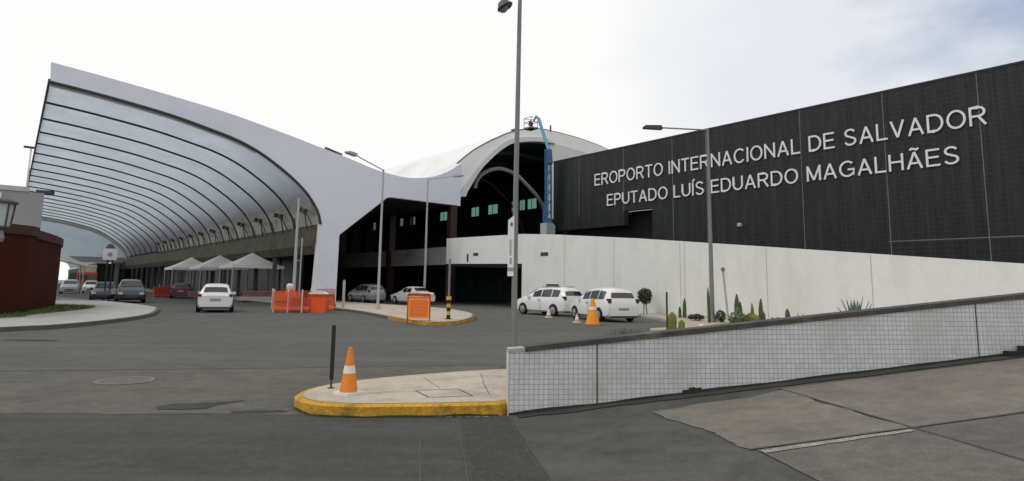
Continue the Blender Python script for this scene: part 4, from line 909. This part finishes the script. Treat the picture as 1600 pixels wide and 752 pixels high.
car('minivan', cardark, (7.15, 54.6, 0), R(186), 'dark green van facing us beside the left sidewalk', name='van', scale=1.05)
car('sedan', carblue, (5.9, 57.8, .0), R(188), 'dark blue car behind the left sidewalk corner', name='sedan')
car('sedan', carred, (13.2, 68, 0), R(15), 'dark red car beyond the white hatchback', name='sedan')
car('minivan', mat('pale_grey_car_paint', (.4, .42, .43), rough=.35, coat=.5), (5.6, 88, 0), R(186), 'pale grey van far off right of the brown wall', name='van')
car('hatch', carwhite, (8.0, 93, 0), R(186), 'white car far off in front of the red lorry', name='hatchback')
# red lorry far down the road
lo = thing('lorry', 'dark red lorry with pale load far down the road', 'lorry', (9.0, 112, 0), R(175))
MB().box(-1.25, 1.25, -3.2, 2.0, 1.0, 2.6).build('cargo_bed', carred, lo); MB().prism([(2.05, .6), (4.0, .6), (4.0, 1.6), (3.6, 2.6), (2.05, 2.7)], 'X', -1.2, 1.2).build('cab', redp, lo)
MB().box(-1.0, 1.0, 3.62, 3.98, 1.65, 2.3).build('windshield', glass, lo); MB().prism([(-3.1, 2.6), (1.9, 2.6), (1.3, 3.5), (-1.5, 3.8), (-2.6, 3.3)], 'X', -1.1, 1.1).build('load', mat('load_tan', (.4, .33, .25), var=.3), lo)
for y in (-2.2, 3.1):
    for x in (-1.1, 1.1): q = MB(); q.lathe([(.2, -.12), (.48, -.12), (.48, .12), (.2, .12)], n=16); bmesh.ops.transform(q.b, matrix=Matrix.Translation((x, y, .48)) @ Matrix.Rotation(R(90), 4, 'Y'), verts=q.b.verts); q.build('wheel', rubber, lo)
# round sign at the road edge
rs = thing('square_sign', 'white square sign with a grey disc and blue top panel on a dark post', 'road sign', (5.9, 57.0, .0), R(-8))
MB().tube([(-.12, .05, 0), (-.12, .05, 4.1)], .06, 8).tube([(.2, .05, 0), (.2, .05, 3.2)], .06, 8).build('post', black, rs)
MB().box(-.45, .45, -.03, .03, 3.1, 3.95).build('panel', mat('sign_white', (.62, .6, .63)), rs)
MB().prism([(.17*math.cos(R(a)), 3.5+.17*math.sin(R(a))) for a in range(0, 360, 20)], 'Y', -.045, -.034).build('disc', mat('sign_grey', (.25, .26, .3)), rs)
MB().prism([(-.35, 3.96), (.35, 3.96), (.1, 4.3), (-.15, 4.3)], 'Y', -.03, .03).build('top_panel', mat('sign_blue', (.06, .1, .22)), rs)

# ------------------------------------------------------------------ boom lift
bl = thing('boom_lift', 'blue articulated boom lift reaching up to the vault at the end of the black wall', 'boom lift', (37.0, 42.35, 0))
MB().box(-.8, .8, -.85, .85, 4.1, 4.9).build('chassis', bluep, bl); MB().prism([(-.5, 4.9), (.5, 4.9), (.5, 6.9), (.2, 7.15), (-.5, 7.1)], 'Y', -.42, .42).build('turret', mat('turret_pale', (.36, .43, .47), var=.2), bl)
for x in (-.9, .9):
    for y in (-.7, .7): q = MB(); q.lathe([(.15, -.15), (.42, -.15), (.42, .15), (.15, .15)], n=16); bmesh.ops.transform(q.b, matrix=Matrix.Translation((x, y, 4.0)) @ Matrix.Rotation(R(90), 4, 'Y'), verts=q.b.verts); q.build('wheel', rubber, bl)
g = MB()
for (a, c, wd) in [((0, .45, 6.9), (0, .5, 9.0), .2), ((0, .2, 7.0), (0, .35, 13.8), .17), ((.1, -.35, 7.1), (.1, -.2, 13.1), .13)]: g.tube([a, c], wd, 4)
g.build('lower_boom', bluep, bl)
g = MB(); z = 7.2
while z < 13: g.tube([(0, -.3, z), (0, .5, z+.45)], .05, 4).tube([(0, .5, z+.45), (0, -.3, z+.9)], .05, 4); z += .9
g.build('lattice', bluep, bl)
MB().tube([(0, -.1, 13.6), (0, .55, 15.0), (0, 1.4, 16.9)], .15, 6).build('upper_boom', bluel, bl); MB().tube([(0, -.25, 12.4), (0, -.1, 13.7)], .26, 6).build('joint', bluep, bl)
MB().tube([(0, 1.4, 16.9), (0, 1.7, 17.2), (0, 2.1, 16.7)], .08, 6).build('jib', bluel, bl)
bkt = MB()
for z in (16.2, 16.7, 17.1): bkt.tube([(-.4, 2.0, z), (.4, 2.0, z), (.4, 3.0, z), (-.4, 3.0, z), (-.4, 2.0, z)], .03, 5)
for x in (-.4, .4):
    for y in (2.0, 3.0): bkt.tube([(x, y, 16.1), (x, y, 17.1)], .03, 5)
bkt.box(-.42, .42, 1.98, 3.02, 16.05, 16.15); bkt.build('basket', lampdark, bl)
MB().box(-.2, .15, 2.35, 2.6, 16.4, 16.75).build('control_box', lampdark, bl)

# ------------------------------------------------------------------ plants
BZ = .13
def cyl_cactus(parts, label, m=cactus, name='columnar_cactus', cat='cactus'):
    x0, y0 = parts[0][0], parts[0][1]; t = thing(name, label, cat, (x0, y0, BZ), 0, 'cacti in the planting bed')
    for (x, y, r, h) in parts:
        b = bmesh.new(); n = 16; rings = []; dx, dy = random.uniform(-.05, .05)*h, random.uniform(-.05, .05)*h
        for i in range(7):
            u = i/6; rr = r*(1-.12*u)*(1 if i < 5 else (.8 if i == 5 else .25))
            rings.append([b.verts.new((x-x0+dx*u+rr*(1 if k % 2 else .78)*math.cos(2*math.pi*k/n), y-y0+dy*u+rr*(1 if k % 2 else .78)*math.sin(2*math.pi*k/n), h*(u if i < 6 else 1.02))) for k in range(n)])
        for A_, B_ in zip(rings, rings[1:]):
            for k in range(n): b.faces.new((A_[k], A_[(k+1) % n], B_[(k+1) % n], B_[k]))
        b.faces.new(rings[-1]); mb = MB(); mb.b.free(); mb.b = b; mb.build('stem', m, t)
    return t
cyl_cactus([(18.8, 14.75, .17, .62), (19.0, 14.5, .13, .35)], 'short thick yellow green cactus at the left end of the bed', cactusy)
cyl_cactus([(27, 20.4, .1, .95), (26.9, 20.6, .08, .55)], 'lone dark cactus left of the lamp in the bed')
cyl_cactus([(24.3, 17.05, .07, 1.5)], 'thin tall dark cactus directly left of the street lamp')
cyl_cactus([(24.0, 15.5, .11, 1.25), (23.9, 15.35, .2, .75), (24.1, 15.4, .09, .95)], 'tall knobbly cactus with thick base right of the lamp', cactus)
cyl_cactus([(24.5, 15.07, .07, .9), (24.4, 14.95, .24, .45), (24.45, 15.2, .2, .5)], 'slim cactus over a broad green clump', cactusy)
cyl_cactus([(25.0, 15.04, .09, 1.08), (24.9, 14.9, .14, .6)], 'straight column cactus right of the broad green clump', cactus)
cyl_cactus([(26.0, 14.37, .11, .68)], 'short lone cactus stump further right along the bed', cactus)
def bush(c, rad, n, size, label, m=leaf, squash=.8, name='bush', trunk=0, core=True):
    t = thing(name, label, 'bush', (c[0], c[1], BZ))
    MB().leafball((0, 0, c[2]-BZ), rad, n, size, squash).build('foliage', m, t, recalc=False)
    if trunk:
        for dx in (-.12, .14): MB().tube([(dx, 0, 0), (dx*.6, .02, trunk)], .03, 6).build('trunk', bark, t)
    else: MB().tube([(0, 0, 0), (0, 0, c[2]-BZ)], .03, 6).build('stem', bark, t)
    return t
bush((28.6, 24.3, 1.15), .42, 1500, .06, 'small round topiary tree on two stems against the white wall', leaf, 1.05, name='topiary_tree', trunk=.75)
bush((25.2, 18.4, .3), .4, 350, .06, 'low dark mat of leaves left of the thin dark cactus', leaf, .35)
bush((25.0, 16.95, .42), .24, 400, .05, 'dark bush just right of the street lamp foot', leaf, 1.1)
bush((23.2, 14.9, .42), .42, 500, .06, 'light green spiky bush in front of the knobbly cactus', leafb, .7)
bush((26.0, 14.9, .28), .3, 260, .05, 'low green bush between the column cactus and the cactus stump', leafb, .6)
def rosette(loc, n, L, label, m, up=.6, wd=.07):
    t = thing('agave', label, 'agave', (*loc, BZ)); b = bmesh.new(); rng = random.Random(int(loc[0]*10))
    for k in range(n):
        a = 2*math.pi*k*.382; el = R(22+63*(k/n)); l = L*rng.uniform(.85, 1.05)*(.75+.25*k/n)
        d = Vector((math.cos(a)*math.cos(el), math.sin(a)*math.cos(el), math.sin(el))); sdv = Vector((-math.sin(a), math.cos(a), 0)); nn = d.cross(sdv)
        pts = []
        for u, wf in ((0, .7), (.25, 1), (.55, .9), (.8, .5), (1, .04)):
            c = d*l*u+Vector((0, 0, -.06*u*u*L*math.cos(el))); pts.append([b.verts.new(c-sdv*wd*wf+nn*-.02), b.verts.new(c+nn*.025*(1-u)), b.verts.new(c+sdv*wd*wf+nn*-.02)])
        for A_, B_ in zip(pts, pts[1:]):
            for q in range(2): b.faces.new((A_[q], A_[q+1], B_[q+1], B_[q]))
    mb = MB(); mb.b.free(); mb.b = b; mb.build('leaves', m, t); return t
rosette((25.5, 11.4), 26, 1.35, 'large blue green agave with pointed leaves near the right end of the bed', agavem, wd=.09)
rosette((26.5, 14.06), 16, .55, 'small greyish agave right of the cactus stump', mat('grey_agave', (.2, .2, .2), var=.2), wd=.04)
o = thing('dark_stake', 'thin grey stake behind the thick yellow green cactus', 'stake', (18.65, 14.85, BZ)); MB().tube([(0, 0, 0), (0, 0, 1.33)], .035, 8).build('shaft', trim, o)
o = thing('white_pipe', 'pale leaning pipe against the white wall right of the lamp', 'pipe', (27.0, 17.9, BZ)); MB().tube([(0, 0, 0), (.05, .25, 2.4)], .055, 8).build('shaft', steel_l, o); MB().lathe([(.09, -.08), (.1, .06), (.03, .12)], c=(.05, .25, 2.4), n=10).build('cap', steel, o)
for k, (x, y, r, lb) in enumerate([(19.35, 14.75, .17, 'white stone right of the thick yellow green cactus'), (19.7, 15.2, .12, 'smaller white stone beside the bed kerb'), (21.4, 15.4, .1, 'small white stone further right on the gravel')]):
    b = bmesh.new(); bmesh.ops.create_icosphere(b, subdivisions=2, radius=r)
    for v in b.verts: v.co *= 1+.25*noise.noise(v.co*9+Vector((k, 0, 0))); v.co.z *= .7
    mb = MB(); mb.b.free(); mb.b = b; o = mb.build('stone', stone_w, loc=(x, y, BZ+r*.4)); tag(o, lb, 'stone', 'white stones in the bed')
# weeds behind the tiled wall
def weeds(c, n, h, sp, label, name='weed_clump'):
    b = bmesh.new(); rng = random.Random(int(c[0]*7))
    for _ in range(n):
        x, y = rng.gauss(0, sp), rng.gauss(0, sp*.5); a = rng.uniform(0, 6.28); hh = h*rng.uniform(.5, 1); l = Vector((rng.gauss(0, .18), rng.gauss(0, .18), 1)).normalized()*hh; wd = .012
        s_ = Vector((math.cos(a), math.sin(a), 0))*wd; p = Vector((x, y, 0))
        b.faces.new([b.verts.new(q) for q in (p-s_, p+s_, p+l*.6+s_*1.4, p+l, p+l*.6-s_*1.4)])
    mb = MB(); mb.b.free(); mb.b = b; o = mb.build(name, leafb, loc=c, recalc=False); return tag(o, label, 'weeds')
weeds((8.05, 7.2, .16), 900, .82, .12, 'green weeds poking above the tiled wall coping')
# background: low treeline and distant sheds beyond the car park
for i, (x, y, s_) in enumerate([(-60, 260, 9), (-20, 290, 10), (24, 300, 8)]):
    lbs = ['distant tree furthest left beyond the grey building', 'distant tree far behind the brown wall', 'distant tree far behind the annex building']
    t = thing('tree', lbs[i], 'tree', (x, y, 0), 0, 'distant trees')
    MB().tube([(0, 0, 0), (.2, .1, s_*.6)], .35, 8, r1=.15).build('trunk', bark, t)
    MB().leafball((0, 0, s_*.7), s_*.42, 900, .5, .8).build('crown', leaf, t, recalc=False)
